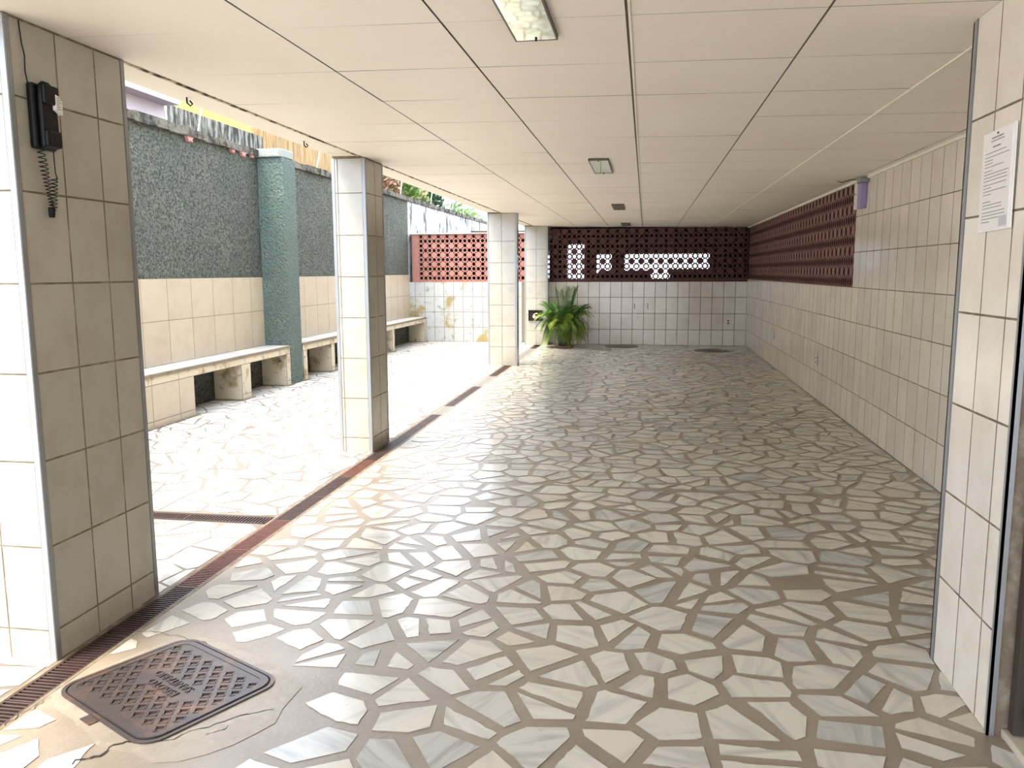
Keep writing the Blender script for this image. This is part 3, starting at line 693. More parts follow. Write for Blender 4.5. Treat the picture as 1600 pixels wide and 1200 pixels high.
# drain lips
s = MB()
s.box(DR0 - 0.012, DR0 + 0.002, Y0, YB - .35, -0.05, 0.001); s.box(DR1 - 0.002, DR1 + 0.012, Y0, YB, -0.05, 0.001)
s.build('drain_lip', M['grout'], fl)

# ------------------------------------------------------------------ manhole cover
ap = MB(); rr = random.Random(2)
n = 40; pts = []
for k in range(n):
    a = 2 * math.pi * k / n; sx = 0.40 + (0.07 if math.cos(a) > 0 else -0.06); q = 3.2
    r = (abs(math.cos(a) / sx) ** q + abs(math.sin(a) / 0.315) ** q) ** (-1 / q) * rr.uniform(0.94, 1.03)
    p = MHC + mhu * (r * math.cos(a)) + mhv * (r * math.sin(a)); pts.append((max(p.x, DR1 + 0.014), p.y))
ap.prism(pts, (0, 0, 0), (1, 0, 0), (0, 1, 0), (0, 0, 0.0022))
ap.build('cement_apron', M['apron'], fl)
# cracks in the cement
s = MB(); rr = random.Random(4)
def crack(p0, p1, wd, n=14, amp=0.012):
    a = Vector(p0); b = Vector(p1); d = (b - a); nn = Vector((-d.y, d.x)).normalized(); P = []
    ph = 0
    for i in range(n + 1):
        ph = 0.7 * ph + rr.uniform(-amp, amp); P.append(a + d * (i / n) + nn * ph * (1 if 0 < i < n else 0))
    for i in range(n):
        w0 = wd * rr.uniform(.5, 1.2)
        s.face([(P[i].x - nn.x * w0, P[i].y - nn.y * w0, .0032), (P[i + 1].x - nn.x * w0, P[i + 1].y - nn.y * w0, .0032), (P[i + 1].x + nn.x * w0, P[i + 1].y + nn.y * w0, .0032), (P[i].x + nn.x * w0, P[i].y + nn.y * w0, .0032)])
crack((-1.50, 2.06), (-1.60, 1.93), 0.004); crack((-1.43, 2.07), (-1.16, 2.30), 0.002); crack((-1.93, 2.26), (-1.95, 2.08), 0.0015); crack((-1.30, 2.13), (-1.26, 2.19), .0015, 6)
crack((-1.62, 2.70), (-1.95, 2.76), .0015)
s.build('cracks', M['dark'], fl)

mh = thing('manhole_cover', 'rusty cast-iron manhole cover with square pockets and raised lettering beside the drain', 'manhole cover', (MHC.x, MHC.y, 0.0), MHA)
def rrect(a, b, r, n=6):
    P = []
    for cx, cy, t0 in ((a - r, b - r, 0), (-a + r, b - r, 90), (-a + r, -b + r, 180), (a - r, -b + r, 270)):
        for k in range(n + 1):
            th = math.radians(t0 + 90 * k / n); P.append((cx + r * math.cos(th), cy + r * math.sin(th)))
    return P
def ring(mb, A, B, z0, z1, mi=0):
    n = len(A)
    for i in range(n):
        j = (i + 1) % n
        mb.face([(*A[i], z1), (*A[j], z1), (*B[j], z1), (*B[i], z1)], mi)
        mb.face([(*A[i], z0), (*A[j], z0), (*A[j], z1), (*A[i], z1)], mi)
        mb.face([(*B[j], z0), (*B[i], z0), (*B[i], z1), (*B[j], z1)], mi)
HA, HB = 0.272, 0.235
s = MB(); ring(s, rrect(HA + 0.018, HB + 0.018, 0.076), rrect(HA + 0.006, HB + 0.006, 0.068), -0.02, 0.008); s.build('frame', M['iron'], mh)
s = MB(); s.prism(rrect(HA + 0.006, HB + 0.006, 0.068), (0, 0, -0.02), (1, 0, 0), (0, 1, 0), (0, 0, 0.0235), 0)
s.build('gap', M['dark'], mh)
s = MB(); s.prism(rrect(HA, HB, 0.064), (0, 0, -0.015), (1, 0, 0), (0, 1, 0), (0, 0, 0.0235), 0)
plate = s.build('plate', M['iron'], mh)
s = MB(); ring(s, rrect(HA - 0.002, HB - 0.002, 0.062), rrect(HA - 0.024, HB - 0.024, 0.044), 0.006, 0.0105); s.build('rim', M['iron'], plate)
cut = MB(); a45 = math.radians(45); e1 = Vector((math.cos(a45), math.sin(a45), 0)); e2 = Vector((-math.sin(a45), math.cos(a45), 0))
rims = MB()
for i in range(-8, 9):
    for j in range(-8, 9):
        p = e1 * (i * 0.047) + e2 * (j * 0.047)
        if abs(p.x) > HA - 0.038 or abs(p.y) > HB - 0.038: continue
        if abs(p.x) > HA - 0.06 and abs(p.y) > HB - 0.06: continue
        if abs(p.x) < 0.135 and abs(p.y) < 0.055: continue
        cut.obox(p + Vector((0, 0, 0.0095)), e1 * 0.0125, e2 * 0.0125, (0, 0, 0.0045))
        # thin raised lip round each pocket
        for u, v in ((e1, e2), (e2, e1)):
            for sg in (-1, 1):
                rims.obox(p + u * sg * 0.0140 + Vector((0, 0, 0.009)), u * 0.0016, v * 0.0156, (0, 0, 0.0012))
cutter = cut.build('pocket_cut', M['dark'])
bo = plate.modifiers.new('pockets', 'BOOLEAN'); bo.operation = 'DIFFERENCE'; bo.object = cutter; bo.solver = 'EXACT'
cutter.parent = mh
bpy.context.view_layer.update()
dg = bpy.context.evaluated_depsgraph_get()
me2 = bpy.data.meshes.new_from_object(plate.evaluated_get(dg)); plate.modifiers.clear(); plate.data = me2
bpy.data.objects.remove(cutter)
rims.build('pocket_lips', M['iron'], plate)
def text_mesh(txt, size, name, m_, parent, loc, rot, ext=0.0015, sx=1.0):
    cu = bpy.data.curves.new(name, 'FONT'); cu.body = txt; cu.size = size; cu.extrude = ext; cu.align_x = 'CENTER'; cu.align_y = 'CENTER'
    to = bpy.data.objects.new(name, cu); C.objects.link(to)
    bpy.context.view_layer.update()
    me = bpy.data.meshes.new_from_object(to.evaluated_get(bpy.context.evaluated_depsgraph_get())); bpy.data.objects.remove(to)
    me.materials.clear(); me.materials.append(m_)
    o = bpy.data.objects.new(name, me); C.objects.link(o); o.parent = parent; o.location = loc; o.rotation_euler = rot; o.scale = (sx, 1, 1)
    return o
text_mesh('ESGOTO', 0.044, 'lettering', M['iron'], plate, (0.005, -0.024, 0.0105), (0, 0, math.pi), 0.002, 0.95)
text_mesh('SANITARIO', 0.044, 'lettering', M['iron'], plate, (-0.005, 0.022, 0.0105), (0, 0, math.pi), 0.002, 0.95)
s = MB(); s.box(-0.03, 0.03, -HB - 0.05, -HB - 0.02, -0.01, 0.006); s.build('hinge', M['iron'], mh)

# round covers near the back wall
for k, (x, y, r, key, lab) in enumerate(((-0.78, 14.68, 0.21, 'apron', 'smaller pale round cement cover in the floor near the back wall'),
        (-0.42, 15.33, 0.32, 'iron', 'round brown inspection cover close under the back wall'), (1.17, 14.68, 0.31, 'iron', 'dark round inspection cover near the far right corner'))):
    t = thing('inspection_cover', lab, 'cover', (x, y, 0))
    s = MB(); s.lathe((0, 0, 0), [(r, 0), (r, 0.006), (r * .93, 0.006), (r * .92, 0.003)], 32); s.build('frame', M[key], t)
    s = MB(); s.lathe((0, 0, 0), [(r * .915, 0.002), (r * .9, 0.007), (r * .5, 0.007), (r * .48, 0.009), (0.001, 0.009)], 32); s.build('lid', M[key], t)

# ------------------------------------------------------------------ ceiling lamps
for k, (y1, key) in enumerate(((3.0, 'lampglass'), (7.02, 'lampglass'), (11.18, 'lampdark'), (15.2, 'lampdark'))):
    lab = ['nearest ceiling lamp cut by the top edge, mirrored glass reflecting the paving', 'second ceiling lamp, square-looking grey-green glass panel', 'third ceiling lamp, small dull brown panel', 'farthest ceiling lamp, tiny dark panel near the back wall'][k]
    x0, x1 = (-0.472, -0.32) if k == 0 else (-0.435, -0.285)
    xc = (x0 + x1) / 2; zc = ceil_z(xc) - 0.004
    Lg = 0.82
    t = thing('ceiling_lamp', lab, 'lamp', (xc, y1 - Lg / 2, zc))
    h = (x1 - x0) / 2; th = 0.016
    s = MB(); s.box(-h, -h + .006, -Lg/2, Lg/2, -th, 0); s.box(h - .006, h, -Lg/2, Lg/2, -th, 0); s.box(-h, h, -Lg/2, -Lg/2 + .006, -th, 0); s.box(-h, h, Lg/2 - .006, Lg/2, -th, 0)
    s.build('frame', M['lampframe'], t)
    s = MB(); s.box(-h + .006, h - .006, -Lg/2 + .006, Lg/2 - .006, -th + 0.001, -0.004)
    s.build('glass_panel', M[key], t)
    for sy in (-1, 1):
        s = MB(); s.lathe((0, sy * (Lg / 2 - 0.02), -th + .001), [(0.0045, 0), (0.0045, -0.006), (0.001, -0.008)], 10); s.build('screw', M['black'], t)

# ------------------------------------------------------------------ intercom handset on first column
X = -2.088
it = thing('intercom_handset', 'black wall intercom handset with coiled cord on the nearest column', 'intercom', (X, 2.615, 1.94))
s = MB(); s.box(0, 0.028, -0.052, 0.052, -0.115, 0.105); bevel(s.build('base', M['black'], it), 0.01, 3)
# handset profile (y across, z up) with thickness
prof = [(-0.047, -0.11), (0.047, -0.11), (0.050, -0.06), (0.047, 0.03), (0.044, 0.075), (0.030, 0.10), (0.005, 0.112), (-0.022, 0.112), (-0.042, 0.10), (-0.047, 0.07)]
s = MB(); s.prism([(q[0] * .8, q[1]) for q in prof], (0.028, 0, 0), (0, 1, 0), (0, 0, 1), (0.022, 0, 0))
s.box(0.045, 0.062, -0.036, 0.036, 0.035, 0.10); s.box(0.045, 0.062, -0.036, 0.036, -0.108, -0.05)
bevel(s.build('handset', M['black'], it), 0.008, 3)
s = MB(); s.prism([(0.012, 0.022), (0.042, 0.008), (0.042, 0.052), (0.028, 0.068), (0.012, 0.072)], (0.0285, 0, 0), (0, 1, 0), (0, 0, 1), (0.036, 0, 0))
s.build('label_sticker', M['paper'], it)
s = MB()
for k in range(6): s.box(0.0645, 0.065, 0.015, 0.038 - (k % 3) * .004, 0.024 + 0.0075 * k, 0.026 + 0.0075 * k)
s.build('print', M['ink'], it)
s = MB(); P = [(0.012, -0.048, 0.08), (0.006, -0.052, 0.14), (0.004, -0.046, 0.19), (0.004, -0.056, 0.23), (0.004, -0.062, 0.30)]
s.tube(P, 0.0022, 6); s.build('supply_cable', M['black'], it)
s = MB(); P = []
for k in range(261):
    t_ = k / 260; z = -0.115 - 0.20 * t_; cy = -0.03 + 0.035 * t_; r = 0.010 + 0.003 * math.sin(6 * t_)
    a = t_ * 2 * math.pi * (11 + 5 * t_)
    P.append((0.022 + r * math.cos(a), cy + r * math.sin(a), z))
s.tube(P, 0.0018, 5)
P = [(0.02, 0.036, -0.11), (0.02, 0.037, -0.15), (0.02, 0.038, -0.185), (0.02, 0.044, -0.205), (0.02, 0.040, -0.215)]
for k in range(161):
    t_ = k / 160; z = -0.205 - 0.115 * t_; cy = 0.03 - 0.016 * t_; a = t_ * 2 * math.pi * 9
    P.append((0.020 + 0.011 * math.cos(a), cy + 0.011 * math.sin(a), z))
s.tube(P, 0.0018, 5)
s.build('coiled_cord', M['black'], it)
s = MB(); s.tube([(0.02, 0.006, -0.31), (0.02, 0.004, -0.335), (0.02, 0.004, -0.345)], 0.012, 10, r1=0.009); s.build('cord_bundle', M['black'], it)

# ------------------------------------------------------------------ notice on right pillar
nt = thing('notice', 'printed white notice in a clear plastic sleeve taped on the right pillar', 'notice', (1.0465, 2.722, 1.67))
nt.rotation_euler = (math.radians(-1.5), 0, 0)
s = MB(); s.box(-0.004, -0.0005, -0.116, 0.116, -0.152, 0.150); s.build('plastic_sleeve', M['sleeve'], nt)
s = MB(); s.box(-0.0062, -0.004, -0.098, 0.106, -0.146, 0.144); s.build('paper', M['paper'], nt)
s = MB(); rr = random.Random(8)
def bar(y0, y1, z, h=0.0022): s.box(-0.0068, -0.006, y0, y1, z - h / 2, z + h / 2)
def line(y_start, y_end, z, h):       # the reader's left is +y
    y = y_start
    while y > y_end:
        l = rr.uniform(0.008, 0.024); bar(max(y - l, y_end), y, z, h); y -= l + 0.0028
line(0.045, -0.035, 0.128, 0.004); line(0.05, -0.045, 0.119, 0.0028); line(0.035, -0.02, 0.101, 0.004)
z = 0.086
for k in range(21):
    ln = rr.choice([-0.085, -0.08, -0.075, -0.05, 0.03]) if k not in (0,) else -0.06
    if k != 13: line(0.088, ln, z, 0.0021)
    z -= 0.0098 if k % 4 else 0.0125
s.build('printed_lines', M['ink'], nt)
s = MB(); s.box(-0.0072, -0.0066, -0.092, -0.04, -0.142, -0.112); s.build('stamp', M['stamp'], nt)
s = MB(); s.lathe((0, 0, 0), [(0.003, 0), (0.003, 0.004), (0.0005, 0.005)], 10); o_ = s.build('pin', M['iron'], nt); o_.rotation_euler = (0, -math.pi / 2, 0); o_.location = (-0.006, 0.0, 0.138)

# ------------------------------------------------------------------ lilac fitting on right wall
lf = thing('wall_light_fitting', 'slim lilac plastic fitting under a small grey junction box high on the right wall', 'fitting', (XR, 7.60, 2.06))
s = MB(); s.box(-0.055, -0.003, -0.06, 0.06, -0.13, 0.085); bevel(s.build('diffuser', M['lilac_pl'], lf), 0.006)
s = MB(); s.box(-0.060, -0.003, 0.062, 0.15, -0.13, 0.10); bevel(s.build('side_cover', M['white_pl'], lf), 0.006)
s = MB(); s.box(-0.07, -0.003, -0.12, 0.04, 0.085, 0.125); bevel(s.build('junction_box', M['capst'], lf), 0.005)
s = MB(); s.tube([(-0.04, 0.05, 0.12), (-0.10, 0.12, 0.128), (-0.15, 0.22, 0.118), (-0.17, 0.3, 0.135)], 0.004, 5); s.tube([(-0.06, 0.16, 0.02), (-0.07, 0.12, 0.0), (-0.062, 0.06, -0.005)], 0.003, 5)
s.build('cable', M['black'], lf)

# ------------------------------------------------------------------ sockets and hooks
def socket(loc, face, label):
    t = thing('wall_socket', label, 'socket', loc, 0)
    s = MB(); u = (1, 0, 0) if face == 'y' else (0, 1, 0); n_ = (0, -1, 0) if face == 'y' else (-1, 0, 0)
    U, N_ = Vector(u), Vector(n_)
    s.obox(N_ * 0.007, U * 0.036, (0, 0, 0.058), N_ * 0.004); bevel(s.build('plate', M['white_pl'], t), 0.003)
    s = MB()
    for dz_ in (-0.024, 0.024):
        s.obox(N_ * 0.0115 + Vector((0, 0, dz_)), U * 0.018, (0, 0, 0.014), N_ * 0.0012)
    s.build('sockets', M['lampframe'], t)
socket((1.545, YB - .003, 0.445), 'y', 'double wall socket low on the back wall by the right corner')
socket((XR - .003, 12.30, 0.475), 'x', 'double wall socket on the right wall, farther from camera')
socket((XR - .003, 9.26, 0.43), 'x', 'double wall socket on the right wall, nearer to camera')
for k, x in enumerate((-0.20, 0.05)):
    s = MB(); s.tube([(x, YB - .003, 0.78), (x, YB - 0.03, 0.775), (x, YB - 0.035, 0.73), (x, YB - 0.03, 0.70), (x + .008, YB - 0.045, 0.69)], 0.006, 6)
    tag(s.build('wall_hook', M['lampframe']), ['small dark hook on the middle of the back wall, left of the pair', 'small dark hook on the middle of the back wall, right of the pair'][k], 'hook', 'hooks on the back wall')
for k, (x, y) in enumerate(((-2.26, 3.87), (-2.25, 5.26), (-2.25, 13.0))):
    s = MB(); s.tube([(x, y, 2.262), (x, y, 2.235), (x + .012, y + .01, 2.222), (x + .022, y + .012, 2.232), (x + 0.012, y + .005, 2.247)], 0.0045, 6)
    tag(s.build('ceiling_hook', M['black']), ['small black hook under the eaves beside the nearest column', 'small black hook under the eaves just before the second column', 'small black hook under the eaves just before the third column'][k], 'hook', 'hooks under the eaves')

# meter box in col4
mb_ = thing('meter_box', 'black recessed box with brass valve fittings low on the farthest column', 'meter box', (-2.06, 15.418, 0.57))
s = MB(); s.box(-0.135, 0.135, -0.02, 0.0, -0.10, -0.085); s.box(-0.135, 0.135, -0.02, 0, 0.085, 0.10); s.box(-0.135, -0.12, -0.02, 0, -0.1, 0.1); s.box(0.12, 0.135, -0.02, 0, -0.1, 0.1)
s.build('frame', M['black'], mb_)
s = MB(); s.box(-0.12, 0.12, -0.004, -0.001, -0.085, 0.085); s.build('back_panel', M['dark'], mb_)
s = MB(); s.tube([(-0.03, -0.012, -0.07), (-0.03, -0.012, 0.02), (0.03, -0.012, 0.04), (0.07, -0.012, 0.0)], 0.012, 8); s.build('pipe', M['brass'], mb_)
s = MB(); s.lathe((0, 0, 0), [(0.001, 0.02), (0.03, 0.02), (0.035, 0.0), (0.03, -0.02), (0.001, -0.02)], 16); o_ = s.build('valve', M['silver'], mb_); o_.location = (-0.02, -0.024, -0.02); o_.rotation_euler = (math.pi / 2, 0, 0)

# ------------------------------------------------------------------ potted areca palm
rp = random.Random(21)
def frond(mb, base, az, length, droop, rise, mi, leaf=0.26, n=22, wid=0.013, stem_mb=None):
    base = Vector(base); d = Vector((math.cos(az), math.sin(az), 0)); pts = []
    for k in range(13):
        t_ = k / 12; r = length * (t_ ** 1.15) * 0.75; z = rise * t_ - droop * t_ ** 2.6
        pts.append(base + d * r + Vector((0, 0, z)))
    (stem_mb or mb).tube(pts, 0.006, 5, 0, r1=0.0015)
    side = Vector((-d.y, d.x, 0))
    for k in range(n):
        t_ = 0.30 + 0.70 * k / (n - 1); f = t_ * 12; i = min(11, int(f)); p = pts[i].lerp(pts[i + 1], f - i); tan = (pts[i + 1] - pts[i]).normalized()
        L_ = leaf * (0.55 + 0.55 * math.sin(math.pi * min(1, (t_ - 0.22) * 1.15)) ** 0.8) * rp.uniform(0.85, 1.1)
        for sg in (-1, 1):
            dr_ = (tan * (0.45 + 0.5 * t_) + side * sg * 1.1 + Vector((0, 0, 0.25 + rp.uniform(-.1, .1)))).normalized()
            q1 = p + dr_ * L_ * 0.5; q2 = p + dr_ * L_ * 0.95 + Vector((0, 0, -L_ * 0.33)); up = Vector((0, 0, 1)); wv = dr_.cross(up).normalized() * wid
            q1 = q1 + Vector((0, 0, L_ * 0.02))
            mb.face([p - wv * .4, p + wv * .4, q1 + wv, q1 - wv], mi); mb.face([q1 - wv, q1 + wv, q2], mi)
pl = thing('potted_palm', 'bushy areca palm in a black pot in front of the far column', 'plant', (-1.47, 15.06, 0))
s = MB(); s.lathe((0, 0, 0), [(0.001, 0.004), (0.17, 0.004), (0.19, 0.035), (0.175, 0.03), (0.001, 0.02)], 28); s.build('saucer', M['saucer'], pl, True)
s = MB(); s.lathe((0, 0, 0), [(0.001, 0.03), (0.115, 0.03), (0.145, 0.30), (0.158, 0.30), (0.158, 0.325), (0.145, 0.325), (0.135, 0.29), (0.001, 0.285)], 28); s.build('pot', M['pot'], pl)
s = MB(); s.lathe((0, 0, 0), [(0.14, 0.286), (0.07, 0.296), (0.001, 0.30)], 20); s.build('soil', M['soil'], pl)
lf1 = MB(); st = MB()
for k in range(74):
    az = k * 2.39996 + rp.uniform(-.2, .2); u = k / 73
    if u < 0.12: ln, rise, dp = rp.uniform(0.10, 0.25), rp.uniform(0.74, 0.86), 0.06
    else:
        ln = 0.34 + 0.18 * math.sin(math.pi * min(1, u)) + rp.uniform(-.10, .06)
        rise = 0.74 - 0.40 * u + rp.uniform(-.05, .05); dp = 0.10 + 0.42 * u
    if math.sin(az) > 0.3: ln *= 0.75
    frond(lf1, (0.05 * math.cos(az), 0.05 * math.sin(az), 0.30), az, ln, dp, rise, 0 if u < 0.40 or rp.random() < .35 else 1, leaf=0.23, n=34, wid=0.0050, stem_mb=st)
lf1.build('foliage', [M['leaf'], M['leaf_y']], pl, weld=False); st.build('stems', M['stem'], pl, True)

# ------------------------------------------------------------------ plants beyond the wall
def bush(x, y, z, rx, ry, rz_, n, key, label, name, leaf=(0.05, 0.16), cat='shrub', seed=1, trunk=True, spike=False):
    r = random.Random(seed); t = thing(name, label, cat, (x, y, 0))
    s = MB()
    for _ in range(n):
        v = Vector((r.gauss(0, 1), r.gauss(0, 1), r.gauss(0, 1))).normalized() * (r.random() ** 0.4)
        p = Vector((v.x * rx, v.y * ry, z + v.z * rz_))
        d = (v + Vector((r.gauss(0, .5), r.gauss(0, .5), r.gauss(0.5, .4)))).normalized(); sd = d.cross(Vector((r.gauss(0, 1), r.gauss(0, 1), r.gauss(0, 1)))).normalized()
        L_ = r.uniform(*leaf); w_ = L_ * (0.10 if spike else 0.27)
        nn = d.cross(sd) * L_ * 0.08
        s.face([p, p + d * L_ * .45 + sd * w_ + nn, p + d * L_, p + d * L_ * .45 - sd * w_ + nn])
    s.build('foliage', M[key], t, weld=False)
    s = MB()
    for k in range(5):
        a = k * 1.3; s.tube([(0.05 * math.cos(a), .05 * math.sin(a), 0), (0.12 * math.cos(a), 0.15 * math.sin(a), z * .5), (rx * .6 * math.cos(a), ry * .6 * math.sin(a), z)], 0.025, 6, r1=0.008)
    s.build('trunk', M['bark'], t)
    return t
bush(-5.45, 16.55, 3.1, .38, .68, .48, 1700, 'leaf_r', 'reddish-leaved shrub rising over the wall right of the second column', 'croton_shrub', seed=1)
bush(-5.6, 18.05, 3.08, .45, .70, .45, 2300, 'leaf_g', 'mid-green grassy shrub over the wall beside the reddish one', 'leafy_shrub', leaf=(.1, .26), seed=2, spike=True)
bush(-5.5, 19.2, 3.0, .34, .28, .40, 1300, 'leaf_p', 'pale variegated shrub over the wall among the green leaves', 'variegated_shrub', seed=3)
bush(-5.65, 20.75, 3.05, .45, .85, .48, 2400, 'leaf_d', 'dark green shrub over the wall left of the fan palm', 'leafy_shrub', seed=4)
# fan palm
fp = thing('fan_palm', 'bright green fan palm showing over the white streaked wall', 'palm', (-5.5, 23.6, 0)); s = MB(); st = MB(); r = random.Random(6)
for (cy, cz, tilt) in ((-1.5, 2.72, 0.1), (-0.6, 2.82, 0.0), (0.3, 2.75, 0.1), (1.3, 2.72, -0.1), (-1.0, 2.95, .2), (.8, 2.98, -.2), (2.0, 2.8, 0)):
    st.tube([(0, 0, 1.6), (0.1, cy * .5, 2.3), (0.15, cy, cz)], 0.015, 5)
    for k in range(30):
        a = math.radians(-15 + 210 * k / 29); L_ = r.uniform(0.75, 0.95)
        d = Vector((0.25 * math.sin(k), math.cos(a + tilt), math.sin(a + tilt))).normalized(); p = Vector((0.15, cy, cz)); sd = d.cross(Vector((1, 0, 0))).normalized() * 0.042
        e = p + d * L_ + Vector((0.12, 0, -0.10 - .12 * abs(math.cos(a))))
        s.face([p, p + d * L_ * .5 + sd, e, p + d * L_ * .5 - sd])
s.build('fronds', M['leaf_fan'], fp, weld=False); st.tube([(0, 0, 0), (0.05, 0, 0.9), (0, 0, 1.7)], 0.12, 10, r1=0.09); st.build('trunk', M['bark'], fp)

# ------------------------------------------------------------------ neighbours' buildings beyond the wall
t = thing('neighbour_building', 'lilac rendered building with projecting flat eave over the green wall', 'building', (-7.1, 5, 0))
s = MB(); s.box(-1.5, 1.5, -5, 4.08, 0, 3.34); s.build('wall', M['lilac'], t)
s = MB(); s.box(-1.7, 1.70, -5.2, 4.10, 3.34, 3.50); s.build('eave', M['lilac'], t)
s = MB(); s.box(-6.2, -6.0, 9.74, 12.42, 0, 3.52); s.box(-6.0, -5.98, 9.74, 9.76, 0, 3.5, 1)
tag(s.build('boundary_wall', [M['mouldgrey'], M['wood']]), 'neighbouring wall streaked black with mould below the yellow building', 'wall')
s = MB(); s.box(-6.2, -6.0, 12.42, 15.5, 0, 3.70)
tag(s.build('boundary_wall', M['orange']), 'ochre-stained neighbouring wall between the pilaster cap and second column', 'wall')
s = MB(); s.box(-9.6, -9.0, 14.0, 22.0, 0, 6.0)
tag(s.build('neighbour_building', M['yellow']), 'bright yellow building wall peeping out under the eaves', 'building')
# street ground all round
s = MB()
s.box(-14, XW - 0.19, -10, 40, -0.14, -0.02); s.box(XW - 0.19, 3, -12, -4.0, -0.14, -0.02); s.box(2.75, 16, -12, 7.4, -0.14, -0.02); s.box(XW - 0.19, 12, 22.2, 45, -0.14, -0.02)
struct(s.build('floor_outside', M['street']), 'pale ground outside the property', 'ground')

# ------------------------------------------------------------------ garage behind the screens
GY = 22.0
s = MB(); s.box(XW, 6.2, YB + 0.13, 16.0, -0.1, -0.01); s.box(XW, 6.2, 16.0, 22.2, -0.1, -0.01); s.box(2.02, 6.2, 7.4, YB + 0.13, -0.1, -0.01)
struct(s.build('floor_garage', M['gfloor']), 'dark concrete floor of the garage behind the screens', 'floor')
s = MB()
# back wall with openings (x0,x1,z0,z1)
ops = [(-2.09, -1.63, 0.6, 2.12), (-1.30, -0.90, 0.7, 1.85), (-0.56, 1.65, 0.7, 1.85)]
x = XW
for a, b, z0, z1 in ops:
    s.box(x, a, GY, GY + 0.2, -0.1, 2.5); s.box(a, b, GY, GY + 0.2, -0.1, z0); s.box(a, b, GY, GY + 0.2, z1, 2.5); x = b
s.box(x, 6.2, GY, GY + 0.2, -0.1, 2.5)
struct(s.build('wall_garage_back', M['garage']), 'brown garage back wall with bright openings', 'wall')
s = MB(); s.box(6.2, 6.4, 7.4, GY + .2, -0.1, 2.5)
struct(s.build('wall_garage_right', M['garage']), 'brown garage side wall', 'wall')
s = MB(); s.box(2.02, 6.2, 7.2, 7.4, -0.1, 2.5)
struct(s.build('wall_garage_front', M['garage']), 'brown garage front wall', 'wall')
s = MB(); s.box(-2.30, 6.4, 16.11, GY + .2, 2.30, 2.42); s.box(2.02, 6.4, 7.2, 16.11, 2.30, 2.42); s.box(XW + .006, -2.30, 16.13, GY + .2, 2.10, 2.16); s.box(-2.32, -2.30, 16.11, GY + .2, 2.10, 2.42); s.box(-2.30, 2.02, YB + .1, 16.11, 2.30, 2.42)
struct(s.build('ceiling_garage', M['gceil']), 'dull low garage ceiling', 'ceiling')
s = MB(); s.box(-1.9, 6.0, 18.4, 18.7, 2.02, 2.30)
s.build('beam', M['gceil'], bpy.data.objects['ceiling_garage'])

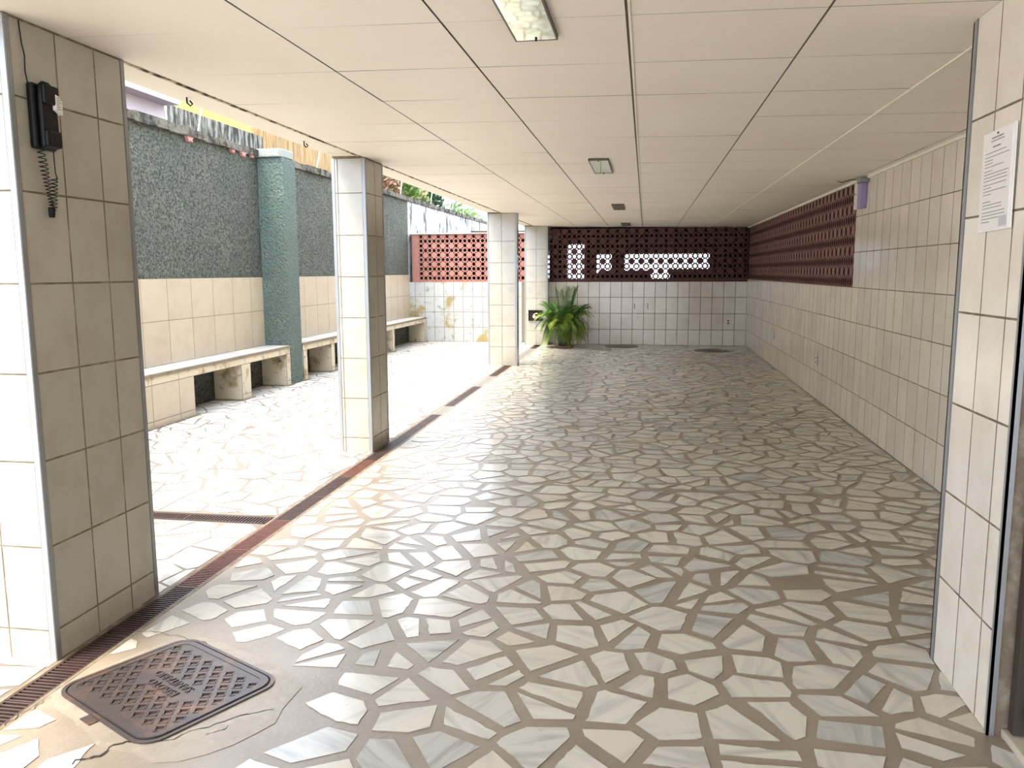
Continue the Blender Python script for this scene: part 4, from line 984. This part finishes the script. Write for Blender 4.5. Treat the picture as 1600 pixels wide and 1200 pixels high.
def car(x, y, rz, paint, label, W=1.66, H=1.43):
    t = thing('parked_car', label, 'car', (x, y, 0), rz, 'cars in the garage')
    # side profile (length along local y, height z)
    Lh = 1.9
    lower = [(-Lh, .28), (-Lh, .62), (-Lh + .06, .86), (-1.55, .92), (-0.75, .96), (1.75, .96), (Lh - .02, .90), (Lh, .55), (Lh, .28)]
    s = MB(); s.prism(lower, (-W / 2, 0, 0), (0, 1, 0), (0, 0, 1), (W, 0, 0)); bevel(s.build('body', paint, t), 0.06, 3)
    s = MB(); cab = [(-0.95, .95), (-0.25, H - .08), (0.0, H - .015), (0.6, H), (1.15, H - .03), (1.45, H - .10), (1.80, .95)]
    # cabin narrows towards the roof
    n = len(cab); A = []; B = []
    for (yy, zz) in cab:
        k = (zz - .95) / (H - .95); w_ = W / 2 - 0.04 - 0.11 * k
        A.append((-w_, yy, zz)); B.append((w_, yy, zz))
    s.face(A); s.face(B[::-1])
    for i in range(n - 1): s.face([A[i + 1], A[i], B[i], B[i + 1]])
    s.face([A[0], A[-1], B[-1], B[0]])
    bevel(s.build('cabin', paint, t), 0.04, 3)
    def win(a, b, name):
        s = MB(); s.face(a); 
        o = s.build(name, M['carglass'], t); so = o.modifiers.new('t', 'SOLIDIFY'); so.thickness = 0.012; so.offset = 1; return o
    w0, w1 = W / 2 - .12, W / 2 - .20
    win([(-w0, -0.87, 1.0), (w0, -0.87, 1.0), (w1, -0.30, H - .12), (-w1, -0.30, H - .12)], 0, 'windscreen')
    win([(w0, 1.79, 1.0), (-w0, 1.79, 1.0), (-w1, 1.49, H - .14), (w1, 1.49, H - .14)], 0, 'rear_window')
    for sg in (-1, 1):
        for (ya, yb) in ((-0.62, 0.38), (0.46, 1.4)):
            za, zb = 1.0, H - .12
            xa = sg * (W / 2 - 0.04 - 0.11 * ((za - .95) / (H - .95)) + .004); xb = sg * (W / 2 - 0.04 - 0.11 * ((zb - .95) / (H - .95)) + .004)
            q = [(xa, ya, za), (xa, yb, za), (xb, min(yb, 1.3), zb), (xb, max(ya, -.12), zb)]
            win(q if sg > 0 else q[::-1], 0, 'side_window')
        for yy in (-1.22, 1.22):
            s = MB(); s.lathe((0, 0, 0), [(0.001, -.09), (.29, -.09), (.31, -.06), (.31, .06), (.29, .09), (0.001, .09)], 24)
            o = s.build('wheel', M['rubber'], t, True); o.location = (sg * (W / 2 - .09), yy, .31); o.rotation_euler = (0, math.pi / 2, 0)
            s = MB(); s.lathe((0, 0, 0), [(0.001, .10), (.17, .095), (.19, .085), (.19, -.085)], 20); h = s.build('hubcap', M['chrome'], o); h.scale = (1, 1, sg)
        s = MB(); s.box(sg * (W / 2 - .02), sg * (W / 2 + .08), -0.62, -0.54, .98, 1.09) if sg > 0 else s.box(-(W / 2 + .08), -(W / 2 - .02), -0.62, -0.54, .98, 1.09)
        bevel(s.build('door_mirror', paint, t), 0.02)
        s = MB(); s.box(sg * .62 - .13, sg * .62 + .13, -Lh - .015, -Lh + .06, .62, .78); s.build('headlamp', M['chrome'], t)
        s = MB(); s.box(sg * .66 - .10, sg * .66 + .10, Lh - .06, Lh + .01, .62, .84); s.build('tail_lamp', M['redlamp'], t)
    return t
car(-0.52, 20.1, 0.0, M['carpaint'], 'dark car behind the far screen, at the left of the large bright opening', W=1.54)
car(1.12, 19.9, 0.0, M['carpaint2'], 'dark red car behind the far screen, at the right of the large bright opening', W=1.36, H=1.46)
